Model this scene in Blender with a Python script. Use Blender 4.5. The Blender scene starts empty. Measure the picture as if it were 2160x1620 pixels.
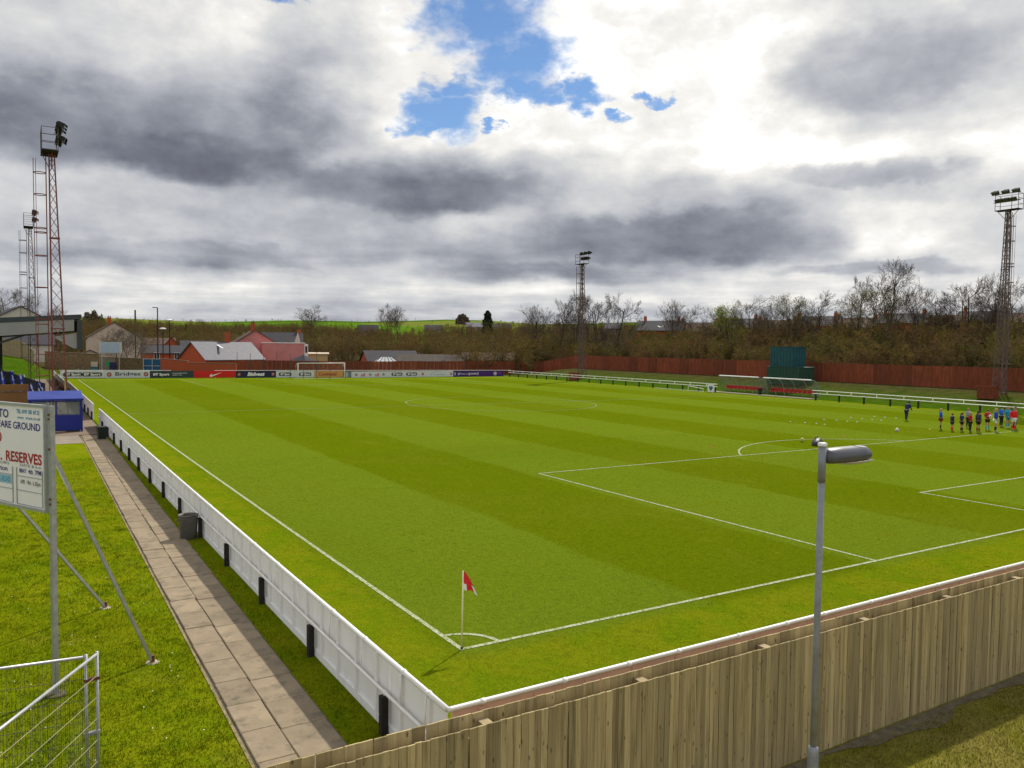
import bpy, math, random
import numpy as np
from mathutils import Vector, Matrix
R = math.radians
random.seed(7); rng = np.random.default_rng(7)
scene = bpy.context.scene
COL = scene.collection

# ------------------------------------------------------------------ camera
CAM = np.array([-7.0617, -13.1319, 5.7479])
YAW, PITCH, ROLL, FPX = R(31.678), R(-2.813), R(0.654), 1700.24
def _axes():
    cy, sy, cp, sp = math.cos(YAW), math.sin(YAW), math.cos(PITCH), math.sin(PITCH)
    f = np.array([sy*cp, cy*cp, sp]); r = np.array([cy, -sy, 0.0]); u = np.cross(r, f)
    c, s = math.cos(ROLL), math.sin(ROLL)
    return c*r+s*u, -s*r+c*u, f
AR, AU, AF = _axes()
cam_d = bpy.data.cameras.new('camera'); cam = bpy.data.objects.new('camera', cam_d); COL.objects.link(cam)
cam.matrix_world = Matrix(((AR[0], AU[0], -AF[0], CAM[0]), (AR[1], AU[1], -AF[1], CAM[1]), (AR[2], AU[2], -AF[2], CAM[2]), (0, 0, 0, 1)))
cam_d.sensor_width = 36; cam_d.lens = 36*FPX/2160; cam_d.clip_end = 9000; cam_d.clip_start = .1
scene.camera = cam
def S(px, py, d):
    'survey: the place seen on this bearing of the photograph at a forward distance of d metres'
    return Vector(CAM + d*(AF + AR*(px-1080)/FPX - AU*(py-810)/FPX))

# ------------------------------------------------------------------ colour helpers
def lin(r, g, b):
    def c(v):
        v /= 255.0
        return v/12.92 if v <= .04045 else ((v+.055)/1.055)**2.4
    return (c(r), c(g), c(b))

# ------------------------------------------------------------------ exposure
scene.view_settings.view_transform = 'Standard'; scene.view_settings.look = 'None'
scene.view_settings.gamma = 1; scene.view_settings.use_curve_mapping = False
scene.view_settings.exposure = 0.0

# ------------------------------------------------------------------ sun
SUN_AZ, SUN_EL = R(58.0), R(46.0)
sd = Vector((math.sin(SUN_AZ)*math.cos(SUN_EL), math.cos(SUN_AZ)*math.cos(SUN_EL), math.sin(SUN_EL)))
sl = bpy.data.lights.new('sun', 'SUN'); sl.energy = 4.3; sl.angle = R(1.2); sl.color = (1.0, .94, .82)
sun = bpy.data.objects.new('sun', sl); COL.objects.link(sun)
sun.rotation_euler = (-sd).to_track_quat('-Z', 'Y').to_euler(); sun.location = (60, 30, 60)

# ------------------------------------------------------------------ sky: broken spring cloud over a clear blue sky
world = bpy.data.worlds.new('World'); scene.world = world; world.use_nodes = True
def build_sky():
    nt = world.node_tree; N = nt.nodes; L = nt.links; N.clear()
    def inp(n, i, v):
        if isinstance(v, (int, float)): n.inputs[i].default_value = v
        elif isinstance(v, tuple): n.inputs[i].default_value = v
        else: L.new(v, n.inputs[i])
    def m(op, a, b=None, c=None, clamp=False):
        n = N.new('ShaderNodeMath'); n.operation = op; n.use_clamp = clamp
        inp(n, 0, a)
        if b is not None: inp(n, 1, b)
        if c is not None: inp(n, 2, c)
        return n.outputs[0]
    def sstep(v, a, b):
        n = N.new('ShaderNodeMapRange'); n.interpolation_type = 'SMOOTHSTEP'
        inp(n, 0, v); inp(n, 1, a); inp(n, 2, b); inp(n, 3, 0.0); inp(n, 4, 1.0); return n.outputs[0]
    def mixf(f, a, b):
        n = N.new('ShaderNodeMix'); n.data_type = 'FLOAT'; inp(n, 0, f); inp(n, 2, a); inp(n, 3, b); return n.outputs[0]
    def noise(vec, scale, det, rough=.55, dist=0.0, off=(0, 0, 0)):
        mp = N.new('ShaderNodeMapping'); inp(mp, 0, vec); mp.inputs['Location'].default_value = off
        n = N.new('ShaderNodeTexNoise'); n.noise_dimensions = '2D'; L.new(mp.outputs[0], n.inputs['Vector'])
        n.inputs['Scale'].default_value = scale; n.inputs['Detail'].default_value = det
        n.inputs['Roughness'].default_value = rough; n.inputs['Distortion'].default_value = dist
        return n.outputs['Fac']
    tc = N.new('ShaderNodeTexCoord'); sp = N.new('ShaderNodeSeparateXYZ'); L.new(tc.outputs['Generated'], sp.inputs[0])
    x, y, z = sp.outputs
    az = m('MULTIPLY', m('ARCTAN2', x, y), 180/math.pi)
    el = m('MULTIPLY', m('ARCSINE', z), 180/math.pi)
    rel = m('SUBTRACT', az, 31.678)
    # the cloud deck seen in perspective: flatter and finer towards the horizon
    zz = m('ADD', m('MAXIMUM', z, 0.0), 0.10)
    cb = N.new('ShaderNodeCombineXYZ'); inp(cb, 0, m('DIVIDE', x, zz)); inp(cb, 1, m('DIVIDE', y, zz)); inp(cb, 2, m('MULTIPLY', z, 3.0))
    P = cb.outputs[0]
    cb2 = N.new('ShaderNodeCombineXYZ'); inp(cb2, 0, m('MULTIPLY', rel, .05)); inp(cb2, 1, m('MULTIPLY', el, .085)); inp(cb2, 2, 0.0)
    Q = cb2.outputs[0]
    def noise3(vec, scale, det, rough, off):
        mp = N.new('ShaderNodeMapping'); inp(mp, 0, vec); mp.inputs['Location'].default_value = off
        n = N.new('ShaderNodeTexNoise'); n.noise_dimensions = '2D'; L.new(mp.outputs[0], n.inputs['Vector'])
        n.inputs['Scale'].default_value = scale; n.inputs['Detail'].default_value = det; n.inputs['Roughness'].default_value = rough
        sc = N.new('ShaderNodeSeparateColor'); L.new(n.outputs['Color'], sc.inputs[0]); return sc.outputs
    n1, n2, n7 = noise3(Q, 1.6, 3, .5, (0, 0, 0)); n5, n6, n4 = noise3(Q, 8.0, 4, .58, (12, 1, 5))
    n8, n10, n11 = noise3(Q, 3.6, 4, .56, (5.2, 3.3, 0))
    cs = N.new('ShaderNodeCombineXYZ'); inp(cs, 0, m('MULTIPLY', rel, .07)); inp(cs, 1, m('MULTIPLY', el, .7)); inp(cs, 2, 0.0)
    n9 = noise(cs.outputs[0], 1.0, 4, .55, 0, (4, 2, 0))
    n3 = noise(P, 1.3, 3, .55, 0, (3, 9, 1))
    wu = m('ADD', m('MULTIPLY_ADD', n1, 5.0, -2.5), m('ADD', m('MULTIPLY_ADD', n10, 3.2, -1.6), m('MULTIPLY_ADD', n5, .9, -.45)))
    wv = m('ADD', m('MULTIPLY_ADD', n2, 1.8, -.9), m('ADD', m('MULTIPLY_ADD', n11, 1.8, -.9), m('MULTIPLY_ADD', n6, .6, -.3)))
    damp = sstep(el, 1.0, 9.0)
    wv = m('MULTIPLY', wv, m('MULTIPLY_ADD', damp, .75, .25))
    U = m('DIVIDE', m('ADD', m('ADD', rel, wu), 36.0), 72.0); V = m('ADD', el, wv)
    rows = [
     (1.5, [160,178,168,163,163,158,155,163,188,190,186,184,190,195,205,205,205]),
     (4.0, [195,208,200,206,206,206,195,185,218,224,218,208,218,224,230,226,214]),
     (5.0, [168,150,150,140,150,195,206,182,158,150,190,150,205,212,185,200,200]),
     (6.2, [180,175,180,165,175,165,150,135,133,128,123,123,132,150,242,225,200]),
     (8.5, [190,185,180,170,165,150,140,195,185,160,145,140,150,180,225,225,205]),
     (9.7, [190,185,175,165,160,145,116,122,170,195,190,170,170,190,205,200,195]),
     (11.0,[150,130,118,116,140,150,128,128,150,185,185,175,215,205,190,190,240]),
     (12.5,[130,140,130,128,132,200,185,175,185,205,225,236,248,252,252,248,250]),
     (14.0,[135,158,145,150,146,165,244,244,240,244,246,250,252,246,205,222,200]),
     (17.0,[190,190,200,192,162,215,244,236,240,240,242,246,242,205,186,186,200]),
     (20.0,[172,196,216,232,196,206,242,245,245,250,240,234,245,230,205,205,200]),
     (24.0,[180,186,206,216,214,216,236,240,240,240,245,236,230,230,214,214,210]),
    ]
    val = None
    for i, (e, vals) in enumerate(rows):
        rp = N.new('ShaderNodeValToRGB'); cr = rp.color_ramp; cr.interpolation = 'EASE'
        L.new(U, rp.inputs[0])
        while len(cr.elements) < 17: cr.elements.new(.5)
        for k, v in enumerate(vals):
            cr.elements[k].position = (4*k+4)/72.0; g = v/255.0; cr.elements[k].color = (g, g, g, 1)
        o = rp.outputs[0]
        val = o if val is None else mixf(sstep(V, rows[i-1][0], e), val, o)
    # elsewhere in the sky the broken deck goes on, brightened for fill light
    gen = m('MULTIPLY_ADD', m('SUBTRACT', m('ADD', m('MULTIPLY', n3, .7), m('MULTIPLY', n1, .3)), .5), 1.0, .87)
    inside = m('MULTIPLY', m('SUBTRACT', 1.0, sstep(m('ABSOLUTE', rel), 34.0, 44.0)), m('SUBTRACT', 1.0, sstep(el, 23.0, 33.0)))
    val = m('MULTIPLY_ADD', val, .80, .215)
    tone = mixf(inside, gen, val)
    low = m('SUBTRACT', 1.0, damp)
    det = m('ADD', m('MULTIPLY_ADD', n4, .14, -.07), m('MULTIPLY', m('SUBTRACT', n3, .5), m('MULTIPLY_ADD', low, .10, .10)))
    det = m('ADD', det, m('MULTIPLY_ADD', n8, .20, -.10))
    det = m('ADD', det, m('MULTIPLY', m('SUBTRACT', n9, .5), m('MULTIPLY', low, .48)))
    tone = m('ADD', tone, det)
    # heavier cloud bodies: crisp bright upper rims, grey bellies
    masses = [(-23.6, 13.7, 13.4, 3.9, .10), (-21.5, 11.9, 10.5, 1.7, .05), (-14.2, 15.7, 4.4, 2.1, .08), (-6.7, 10.8, 10.2, 2.1, .115), (10.4, 7.6, 11.0, 2.3, .11), (1.6, 4.9, 10.4, .8, .09), (24.8, 17.5, 7.6, 3.0, .10), (23.6, 11.1, 7.0, .85, .10), (23.8, 5.1, 7.2, .45, .13), (-21.2, 5.6, 12.6, .8, .08), (-30.2, 14.2, 5.0, 1.6, .06)]
    cm = N.new('ShaderNodeCombineXYZ'); inp(cm, 0, m('ADD', rel, m('ADD', m('MULTIPLY_ADD', n10, 5.0, -2.5), m('MULTIPLY_ADD', n5, 1.6, -.8)))); inp(cm, 2, 0.0)
    inp(cm, 1, m('ADD', el, m('MULTIPLY', m('ADD', m('MULTIPLY_ADD', n11, 2.6, -1.3), m('MULTIPLY_ADD', n6, 1.1, -.55)), m('MULTIPLY_ADD', damp, .75, .25))))
    for (a, e, ra, re, amt) in masses:
        va = N.new('ShaderNodeVectorMath'); va.operation = 'MULTIPLY_ADD'; L.new(cm.outputs[0], va.inputs[0]); va.inputs[1].default_value = (1/ra, 1/re, 0); va.inputs[2].default_value = (-a/ra, -e/re, 0)
        vd = N.new('ShaderNodeVectorMath'); vd.operation = 'LENGTH'; L.new(va.outputs[0], vd.inputs[0])
        mr = N.new('ShaderNodeMapRange'); mr.interpolation_type = 'SMOOTHSTEP'; L.new(vd.outputs['Value'], mr.inputs[0])
        mr.inputs[1].default_value = 1.12; mr.inputs[2].default_value = .52; mr.inputs[3].default_value = 0.0; mr.inputs[4].default_value = -amt
        tone = m('ADD', tone, mr.outputs[0])
    tone = m('MAXIMUM', m('MINIMUM', tone, 1.06), .36)
    rp = N.new('ShaderNodeValToRGB'); cr = rp.color_ramp; L.new(tone, rp.inputs[0])
    stops = [(.36, (92, 95, 106)), (.47, (117, 121, 133)), (.6, (150, 154, 164)), (.74, (188, 191, 197)), (.87, (221, 221, 221)), (.95, (246, 244, 239)), (1.0, (255, 254, 251))]
    while len(cr.elements) < len(stops): cr.elements.new(.5)
    for k, (p_, c_) in enumerate(stops): cr.elements[k].position = p_; cr.elements[k].color = (*lin(*c_), 1)
    glow = m('MULTIPLY_ADD', sstep(tone, .95, 1.06), .25, 1.0)
    # clear gaps
    blobs = [(-2.5, 21.7, 5.0, 2.7), (-.1, 19.2, 3.8, 2.4), (.3, 17.4, 2.8, 1.2), (2.3, 17.2, 2.0, 1.0), (-5.2, 15.6, 3.0, 1.8), (-6.4, 14.6, 1.9, .8), (-4.2, 17.4, 2.0, 1.0), (4.8, 16.9, 2.0, 1.0), (9.9, 16.7, 1.7, .36), (6.7, 15.3, 1.0, .3), (-1.3, 14.9, .8, .3), (-15.6, 22.3, 1.5, .8)]
    ue = m('ADD', rel, m('ADD', m('MULTIPLY_ADD', n5, 4.6, -2.3), m('MULTIPLY_ADD', n4, 1.2, -.6)))
    ve = m('ADD', el, m('MULTIPLY_ADD', n6, 2.6, -1.3))
    ce = N.new('ShaderNodeCombineXYZ'); inp(ce, 0, ue); inp(ce, 1, ve); inp(ce, 2, 0.0)
    best = None
    for (a, e, ra, re) in blobs:
        va = N.new('ShaderNodeVectorMath'); va.operation = 'MULTIPLY_ADD'; L.new(ce.outputs[0], va.inputs[0]); va.inputs[1].default_value = (1/ra, 1/re, 0); va.inputs[2].default_value = (-a/ra, -e/re, 0)
        vd = N.new('ShaderNodeVectorMath'); vd.operation = 'LENGTH'; L.new(va.outputs[0], vd.inputs[0])
        best = vd.outputs['Value'] if best is None else m('MINIMUM', best, vd.outputs['Value'])
    best = m('SUBTRACT', 1.0, m('MULTIPLY', best, best))
    gap_in = sstep(m('ADD', best, m('ADD', m('MULTIPLY_ADD', n8, 1.1, -.5), m('MULTIPLY_ADD', n4, .9, -.45))), -.35, .95)
    gap_out = sstep(n3, .60, .70)
    gap = mixf(inside, gap_out, gap_in)
    sky = N.new('ShaderNodeTexSky'); sky.sky_type = 'NISHITA'; sky.sun_disc = False
    sky.sun_elevation = SUN_EL; sky.sun_rotation = SUN_AZ; sky.air_density = 1.0; sky.dust_density = 0.0; sky.ozone_density = 6.0; sky.altitude = 100
    b1 = N.new('ShaderNodeBackground'); L.new(sky.outputs[0], b1.inputs[0]); b1.inputs[1].default_value = .105
    b2 = N.new('ShaderNodeBackground'); L.new(rp.outputs[0], b2.inputs[0]); L.new(glow, b2.inputs[1])
    mx = N.new('ShaderNodeMixShader'); L.new(gap, mx.inputs[0]); L.new(b2.outputs[0], mx.inputs[1]); L.new(b1.outputs[0], mx.inputs[2])
    out = N.new('ShaderNodeOutputWorld'); L.new(mx.outputs[0], out.inputs[0])
build_sky()
world.cycles.sampling_method = 'NONE'
scene.cycles.max_bounces = 6; scene.cycles.diffuse_bounces = 3; scene.cycles.glossy_bounces = 2; scene.cycles.transmission_bounces = 4; scene.cycles.transparent_max_bounces = 8

# ------------------------------------------------------------------ objects, parts and tags
ORG = {}
def tag(o, label=None, cat=None, group=None, kind=None):
    if label: o['label'] = label
    if cat: o['category'] = cat
    if group: o['group'] = group
    if kind: o['kind'] = kind
    return o
def thing(name, label, cat, loc=(0, 0, 0), rotz=0.0, group=None):
    o = bpy.data.objects.new(name, None); COL.objects.link(o); o.empty_display_size = .2
    o.location = loc; o.rotation_euler = (0, 0, rotz); ORG[o.name] = (0, 0, 0)
    return tag(o, label, cat, group)
def wthing(name, label, cat, loc, group=None):
    'a thing whose parts are given in world coordinates'
    o = thing(name, label, cat, loc, 0, group); ORG[o.name] = tuple(loc); return o
def copy_tree(o, parent=None, label=None, group=None):
    c = o.copy(); COL.objects.link(c)
    if parent is not None: c.parent = parent
    if label: c['label'] = label
    if group: c['group'] = group
    ORG[c.name] = ORG.get(o.name, (0, 0, 0))
    for ch in list(o.children): copy_tree(ch, c)
    return c
class MB:
    def __init__(s): s.v = []; s.f = []; s.mi = []; s.cur = 0
    def add(s, V, F):
        b = len(s.v); s.v += [tuple(p) for p in V]; s.f += [tuple(i+b for i in f) for f in F]; s.mi += [s.cur]*len(F); return s
    def box(s, c, d, rz=0.0, ax=None):
        hx, hy, hz = d[0]/2, d[1]/2, d[2]/2
        P = [Vector((sx*hx, sy*hy, sz*hz)) for sz in (-1, 1) for sy in (-1, 1) for sx in (-1, 1)]
        if ax is not None: P = [ax @ p for p in P]
        elif rz: 
            m_ = Matrix.Rotation(rz, 3, 'Z'); P = [m_ @ p for p in P]
        c = Vector(c)
        return s.add([p+c for p in P], [(0, 2, 3, 1), (4, 5, 7, 6), (0, 1, 5, 4), (2, 6, 7, 3), (0, 4, 6, 2), (1, 3, 7, 5)])
    def bbox(s, x0, x1, y0, y1, z0, z1): return s.box(((x0+x1)/2, (y0+y1)/2, (z0+z1)/2), (abs(x1-x0), abs(y1-y0), abs(z1-z0)))
    def bar(s, a, b, w, h=None, up=(0, 0, 1)):
        a = Vector(a); b = Vector(b); d = b-a; l = d.length
        if l < 1e-6: return s
        z_ = d/l; up = Vector(up)
        if abs(z_.dot(up)) > .98: up = Vector((1, 0, 0)) if abs(z_.x) < .9 else Vector((0, 1, 0))
        x_ = z_.cross(up).normalized(); y_ = x_.cross(z_)
        m_ = Matrix((x_, y_, z_)).transposed()
        return s.box((a+b)/2, (w, h or w, l), ax=m_)
    def tube(s, pts, rad, n=8, cap=True):
        pts = [Vector(p) for p in pts]; k = len(pts)
        if not hasattr(rad, '__len__'): rad = [rad]*k
        V = []; F = []; pu = None
        for i, p in enumerate(pts):
            d = (pts[min(i+1, k-1)]-pts[max(i-1, 0)])
            d = d.normalized() if d.length > 1e-9 else Vector((0, 0, 1))
            if pu is None: pu = Vector((0, 0, 1)) if abs(d.z) < .9 else Vector((1, 0, 0))
            x_ = d.cross(pu)
            x_ = x_.normalized() if x_.length > 1e-6 else d.orthogonal().normalized()
            y_ = x_.cross(d).normalized(); pu = y_
            for j in range(n):
                a = 2*math.pi*j/n; V.append(p+(x_*math.cos(a)+y_*math.sin(a))*rad[i])
        for i in range(k-1):
            for j in range(n):
                F.append((i*n+j, i*n+(j+1) % n, (i+1)*n+(j+1) % n, (i+1)*n+j))
        if cap: F.append(tuple(range(n))[::-1]); F.append(tuple((k-1)*n+j for j in range(n)))
        return s.add(V, F)
    def lathe(s, c, prof, n=24, cap=True):
        c = Vector(c); V = []; F = []
        for (r, z) in prof:
            for j in range(n):
                a = 2*math.pi*j/n; V.append(c+Vector((r*math.cos(a), r*math.sin(a), z)))
        for i in range(len(prof)-1):
            for j in range(n): F.append((i*n+j, i*n+(j+1) % n, (i+1)*n+(j+1) % n, (i+1)*n+j))
        if cap: F.append(tuple(range(n))[::-1]); F.append(tuple((len(prof)-1)*n+j for j in range(n)))
        return s.add(V, F)
    def prism(s, poly, vec):
        'a flat polygon (3-D points) extruded along vec'
        n = len(poly); A = [Vector(p) for p in poly]; v = Vector(vec); B = [p+v for p in A]
        F = [tuple(range(n))[::-1], tuple(range(n, 2*n))]+[(i, (i+1) % n, n+(i+1) % n, n+i) for i in range(n)]
        return s.add(A+B, F)
    def quad(s, a, b, c, d): return s.add([a, b, c, d], [(0, 1, 2, 3)])
    def build(s, name, mats, parent=None, smooth=False):
        if not isinstance(mats, (list, tuple)): mats = [mats]
        me = bpy.data.meshes.new(name); off = ORG.get(parent.name, (0, 0, 0)) if parent is not None else (0, 0, 0)
        V = np.array(s.v, float).reshape(-1, 3)-np.array(off)
        me.from_pydata(V.tolist(), [], s.f)
        for mt in mats: me.materials.append(mt)
        if len(mats) > 1: me.polygons.foreach_set('material_index', s.mi)
        if smooth: me.polygons.foreach_set('use_smooth', [True]*len(me.polygons))
        me.update()
        o = bpy.data.objects.new(name, me); COL.objects.link(o)
        if parent is not None: o.parent = parent; ORG[o.name] = off
        return o
def np_mesh(name, V, F, mats, parent=None, cols=None, smooth=False):
    'a big mesh from arrays: V (n,3), F (m,k)'
    me = bpy.data.meshes.new(name); n, k = F.shape
    me.vertices.add(len(V)); me.vertices.foreach_set('co', np.ascontiguousarray(V, dtype=np.float32).ravel())
    me.loops.add(n*k); me.loops.foreach_set('vertex_index', np.ascontiguousarray(F, dtype=np.int32).ravel())
    me.polygons.add(n); me.polygons.foreach_set('loop_start', np.arange(0, n*k, k, dtype=np.int32))
    if smooth: me.polygons.foreach_set('use_smooth', np.ones(n, dtype=bool))
    me.update(calc_edges=True)
    if cols is not None:
        at = me.color_attributes.new('tint', 'FLOAT_COLOR', 'POINT'); c4 = np.ones((len(V), 4), np.float32); c4[:, :3] = cols
        at.data.foreach_set('color', c4.ravel())
    if not isinstance(mats, (list, tuple)): mats = [mats]
    for mt in mats: me.materials.append(mt)
    o = bpy.data.objects.new(name, me); COL.objects.link(o)
    if parent is not None: o.parent = parent
    return o
def text(s, size, origin, right, up, mat_, parent, name='lettering', width=None, bold=0.0, align='LEFT', shear=0.0, space=1.0):
    'flat lettering: origin = baseline start (or centre), right / up = unit vectors'
    cu = bpy.data.curves.new('lettering', 'FONT'); cu.body = s; cu.size = 1.0; cu.offset = bold; cu.shear = shear; cu.space_character = space; cu.resolution_u = 3
    to = bpy.data.objects.new('tmp_text', cu); COL.objects.link(to); bpy.context.view_layer.update()
    me = bpy.data.meshes.new_from_object(to.evaluated_get(bpy.context.evaluated_depsgraph_get()))
    bpy.data.objects.remove(to); bpy.data.curves.remove(cu)
    n = len(me.vertices); co = np.empty(n*3, np.float32); me.vertices.foreach_get('co', co); co = co.reshape(-1, 3)
    co -= [co[:, 0].min(), 0, 0]; w = co[:, 0].max(); cap = .72
    sy = size/cap; sx = sy if width is None else width/w
    if align == 'CENTER': co[:, 0] -= w/2
    elif align == 'RIGHT': co[:, 0] -= w
    rv = np.array(right); uv = np.array(up); off = np.array(ORG.get(parent.name, (0, 0, 0)))
    V = np.array(origin)[None]+co[:, :1]*sx*rv[None]+co[:, 1:2]*sy*uv[None]-off[None]
    me.vertices.foreach_set('co', V.astype(np.float32).ravel()); me.update(); me.materials.clear(); me.materials.append(mat_)
    o = bpy.data.objects.new(name, me); COL.objects.link(o); o.parent = parent
    return o

# ------------------------------------------------------------------ materials
def mat(name, col, rough=.7, var=.18, scale=3.0, bump=0.0, bscale=40.0, metal=0.0, spec=.4, rand=0.0, col2=None, stretch=(1, 1, 1), world_pos=False, attr=None, dirt=None, dscale=1.0, dlo=.52, dhi=.75, island=0.0, transl=0.0):
    mt = bpy.data.materials.new(name); mt.use_nodes = True; nt = mt.node_tree; N = nt.nodes; L = nt.links
    bs = N['Principled BSDF']; bs.inputs['Roughness'].default_value = rough; bs.inputs['Metallic'].default_value = metal
    bs.inputs['Specular IOR Level'].default_value = spec
    if world_pos: src = N.new('ShaderNodeNewGeometry').outputs['Position']
    else:
        tc = N.new('ShaderNodeTexCoord'); oi = N.new('ShaderNodeObjectInfo')
        ad = N.new('ShaderNodeVectorMath'); ad.operation = 'MULTIPLY_ADD'
        L.new(oi.outputs['Random'], ad.inputs[0]); ad.inputs[1].default_value = (37, 19, 53); L.new(tc.outputs['Object'], ad.inputs[2]); src = ad.outputs[0]
    mp = N.new('ShaderNodeMapping'); mp.inputs['Scale'].default_value = stretch; L.new(src, mp.inputs[0])
    nz = N.new('ShaderNodeTexNoise'); nz.inputs['Scale'].default_value = scale; nz.inputs['Detail'].default_value = 5; nz.inputs['Roughness'].default_value = .6; L.new(mp.outputs[0], nz.inputs['Vector'])
    mx = N.new('ShaderNodeMix'); mx.data_type = 'RGBA'
    c2 = col2 if col2 is not None else tuple(min(1, c*(1+var)) for c in col); c1 = col if col2 is not None else tuple(c*(1-var) for c in col)
    mx.inputs[6].default_value = (*c1, 1); mx.inputs[7].default_value = (*c2, 1)
    rg = N.new('ShaderNodeMapRange'); rg.inputs[1].default_value = .3; rg.inputs[2].default_value = .7; L.new(nz.outputs['Fac'], rg.inputs[0]); L.new(rg.outputs[0], mx.inputs[0])
    o = mx.outputs[2]
    if attr:
        at = N.new('ShaderNodeAttribute'); at.attribute_name = attr
        mm = N.new('ShaderNodeMix'); mm.data_type = 'RGBA'; mm.blend_type = 'MULTIPLY'; mm.inputs[0].default_value = 1; L.new(o, mm.inputs[6]); L.new(at.outputs['Color'], mm.inputs[7]); o = mm.outputs[2]
    if dirt is not None:
        n2 = N.new('ShaderNodeTexNoise'); n2.inputs['Scale'].default_value = dscale; n2.inputs['Detail'].default_value = 8; n2.inputs['Roughness'].default_value = .7; L.new(mp.outputs[0], n2.inputs['Vector'])
        r2 = N.new('ShaderNodeMapRange'); r2.inputs[1].default_value = dlo; r2.inputs[2].default_value = dhi; L.new(n2.outputs['Fac'], r2.inputs[0])
        m2 = N.new('ShaderNodeMix'); m2.data_type = 'RGBA'; L.new(r2.outputs[0], m2.inputs[0]); L.new(o, m2.inputs[6]); m2.inputs[7].default_value = (*dirt, 1); o = m2.outputs[2]
    if rand or island:
        if island: rs = N.new('ShaderNodeNewGeometry').outputs['Random Per Island']; amt = island
        else: rs = N.new('ShaderNodeObjectInfo').outputs['Random']; amt = rand
        r3 = N.new('ShaderNodeMapRange'); r3.inputs[3].default_value = 1-amt; r3.inputs[4].default_value = 1+amt; L.new(rs, r3.inputs[0])
        vm = N.new('ShaderNodeVectorMath'); vm.operation = 'SCALE'; L.new(o, vm.inputs[0]); L.new(r3.outputs[0], vm.inputs['Scale']); o = vm.outputs[0]
    L.new(o, bs.inputs['Base Color'])
    if bump:
        nb = N.new('ShaderNodeTexNoise'); nb.inputs['Scale'].default_value = bscale; nb.inputs['Detail'].default_value = 4; L.new(mp.outputs[0], nb.inputs['Vector'])
        bp = N.new('ShaderNodeBump'); bp.inputs['Strength'].default_value = bump; bp.inputs['Distance'].default_value = .02; L.new(nb.outputs['Fac'], bp.inputs['Height']); L.new(bp.outputs[0], bs.inputs['Normal'])
    if transl:
        tr = N.new('ShaderNodeBsdfTranslucent'); L.new(o, tr.inputs[0]); ms = N.new('ShaderNodeMixShader'); ms.inputs[0].default_value = transl
        out = N['Material Output']; L.new(bs.outputs[0], ms.inputs[1]); L.new(tr.outputs[0], ms.inputs[2]); L.new(ms.outputs[0], out.inputs[0])
    return mt
def add_knots(mt):
    nt = mt.node_tree; N = nt.nodes; L = nt.links; bs = N['Principled BSDF']; src = bs.inputs['Base Color'].links[0].from_socket
    tc = N.new('ShaderNodeTexCoord'); oi = N.new('ShaderNodeObjectInfo'); ad = N.new('ShaderNodeVectorMath'); ad.operation = 'MULTIPLY_ADD'
    L.new(oi.outputs['Random'], ad.inputs[0]); ad.inputs[1].default_value = (17, 5, 31); L.new(tc.outputs['Object'], ad.inputs[2])
    mp = N.new('ShaderNodeMapping'); mp.inputs['Scale'].default_value = (11, 3, 4.3); L.new(ad.outputs[0], mp.inputs[0])
    vo = N.new('ShaderNodeTexVoronoi'); vo.inputs['Scale'].default_value = 1.0; L.new(mp.outputs[0], vo.inputs['Vector'])
    r = N.new('ShaderNodeMapRange'); r.inputs[1].default_value = .09; r.inputs[2].default_value = .17; r.inputs[3].default_value = .75; r.inputs[4].default_value = 0; L.new(vo.outputs['Distance'], r.inputs[0])
    mx = N.new('ShaderNodeMix'); mx.data_type = 'RGBA'; L.new(r.outputs[0], mx.inputs[0]); L.new(src, mx.inputs[6]); mx.inputs[7].default_value = (.07, .04, .018, 1); L.new(mx.outputs[2], bs.inputs['Base Color'])
def glass(name, tint=(.8, .85, .85), rough=.05, trans=.75):
    mt = bpy.data.materials.new(name); mt.use_nodes = True; nt = mt.node_tree; N = nt.nodes; L = nt.links
    N.remove(N['Principled BSDF']); t = N.new('ShaderNodeBsdfTransparent'); t.inputs[0].default_value = (*tint, 1)
    p = N.new('ShaderNodeBsdfPrincipled'); p.inputs['Base Color'].default_value = (*[c*.5 for c in tint], 1); p.inputs['Roughness'].default_value = rough
    nz = N.new('ShaderNodeTexNoise'); nz.inputs['Scale'].default_value = 2.0; tc = N.new('ShaderNodeTexCoord'); L.new(tc.outputs['Object'], nz.inputs['Vector'])
    r = N.new('ShaderNodeMapRange'); r.inputs[3].default_value = 1-trans-.1; r.inputs[4].default_value = 1-trans+.1; L.new(nz.outputs['Fac'], r.inputs[0])
    ms = N.new('ShaderNodeMixShader'); L.new(r.outputs[0], ms.inputs[0]); L.new(t.outputs[0], ms.inputs[1]); L.new(p.outputs[0], ms.inputs[2])
    L.new(ms.outputs[0], N['Material Output'].inputs[0]); return mt
M = {}
M['white'] = mat('white_paint', (.88, .87, .86), .45, .03, 2, .05, dirt=(.74, .72, .68), dscale=1.7)
M['shaded_concrete'] = mat('shaded_terrace', (.07, .062, .05), .9, .2, 1.5, .3, 40)  # terrace concrete with the roof's shade put into its colour
M['white_sheet'] = mat('white_sheet', (.90, .89, .90), .5, .03, .8, .08, 12, dirt=(.80, .78, .74), dscale=2.2, stretch=(1, 2.2, .5))
M['white_clean'] = mat('white_gloss', (.8, .8, .79), .35, .03)
M['board_face'] = mat('sign_face', (.90, .86, .90), .5, .02, 1.5, dirt=(.80, .75, .78), dscale=2)
M['pink_panel'] = mat('pinkish_panel', (.68, .40, .34), .55, .12, 1.5, .05)
M['black_post'] = mat('black_timber', (.022, .018, .016), .8, .4, 6, .3, 30)
M['galv'] = mat('galvanised_steel', (.42, .43, .44), .45, .18, 9, .05, metal=.55)
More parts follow.
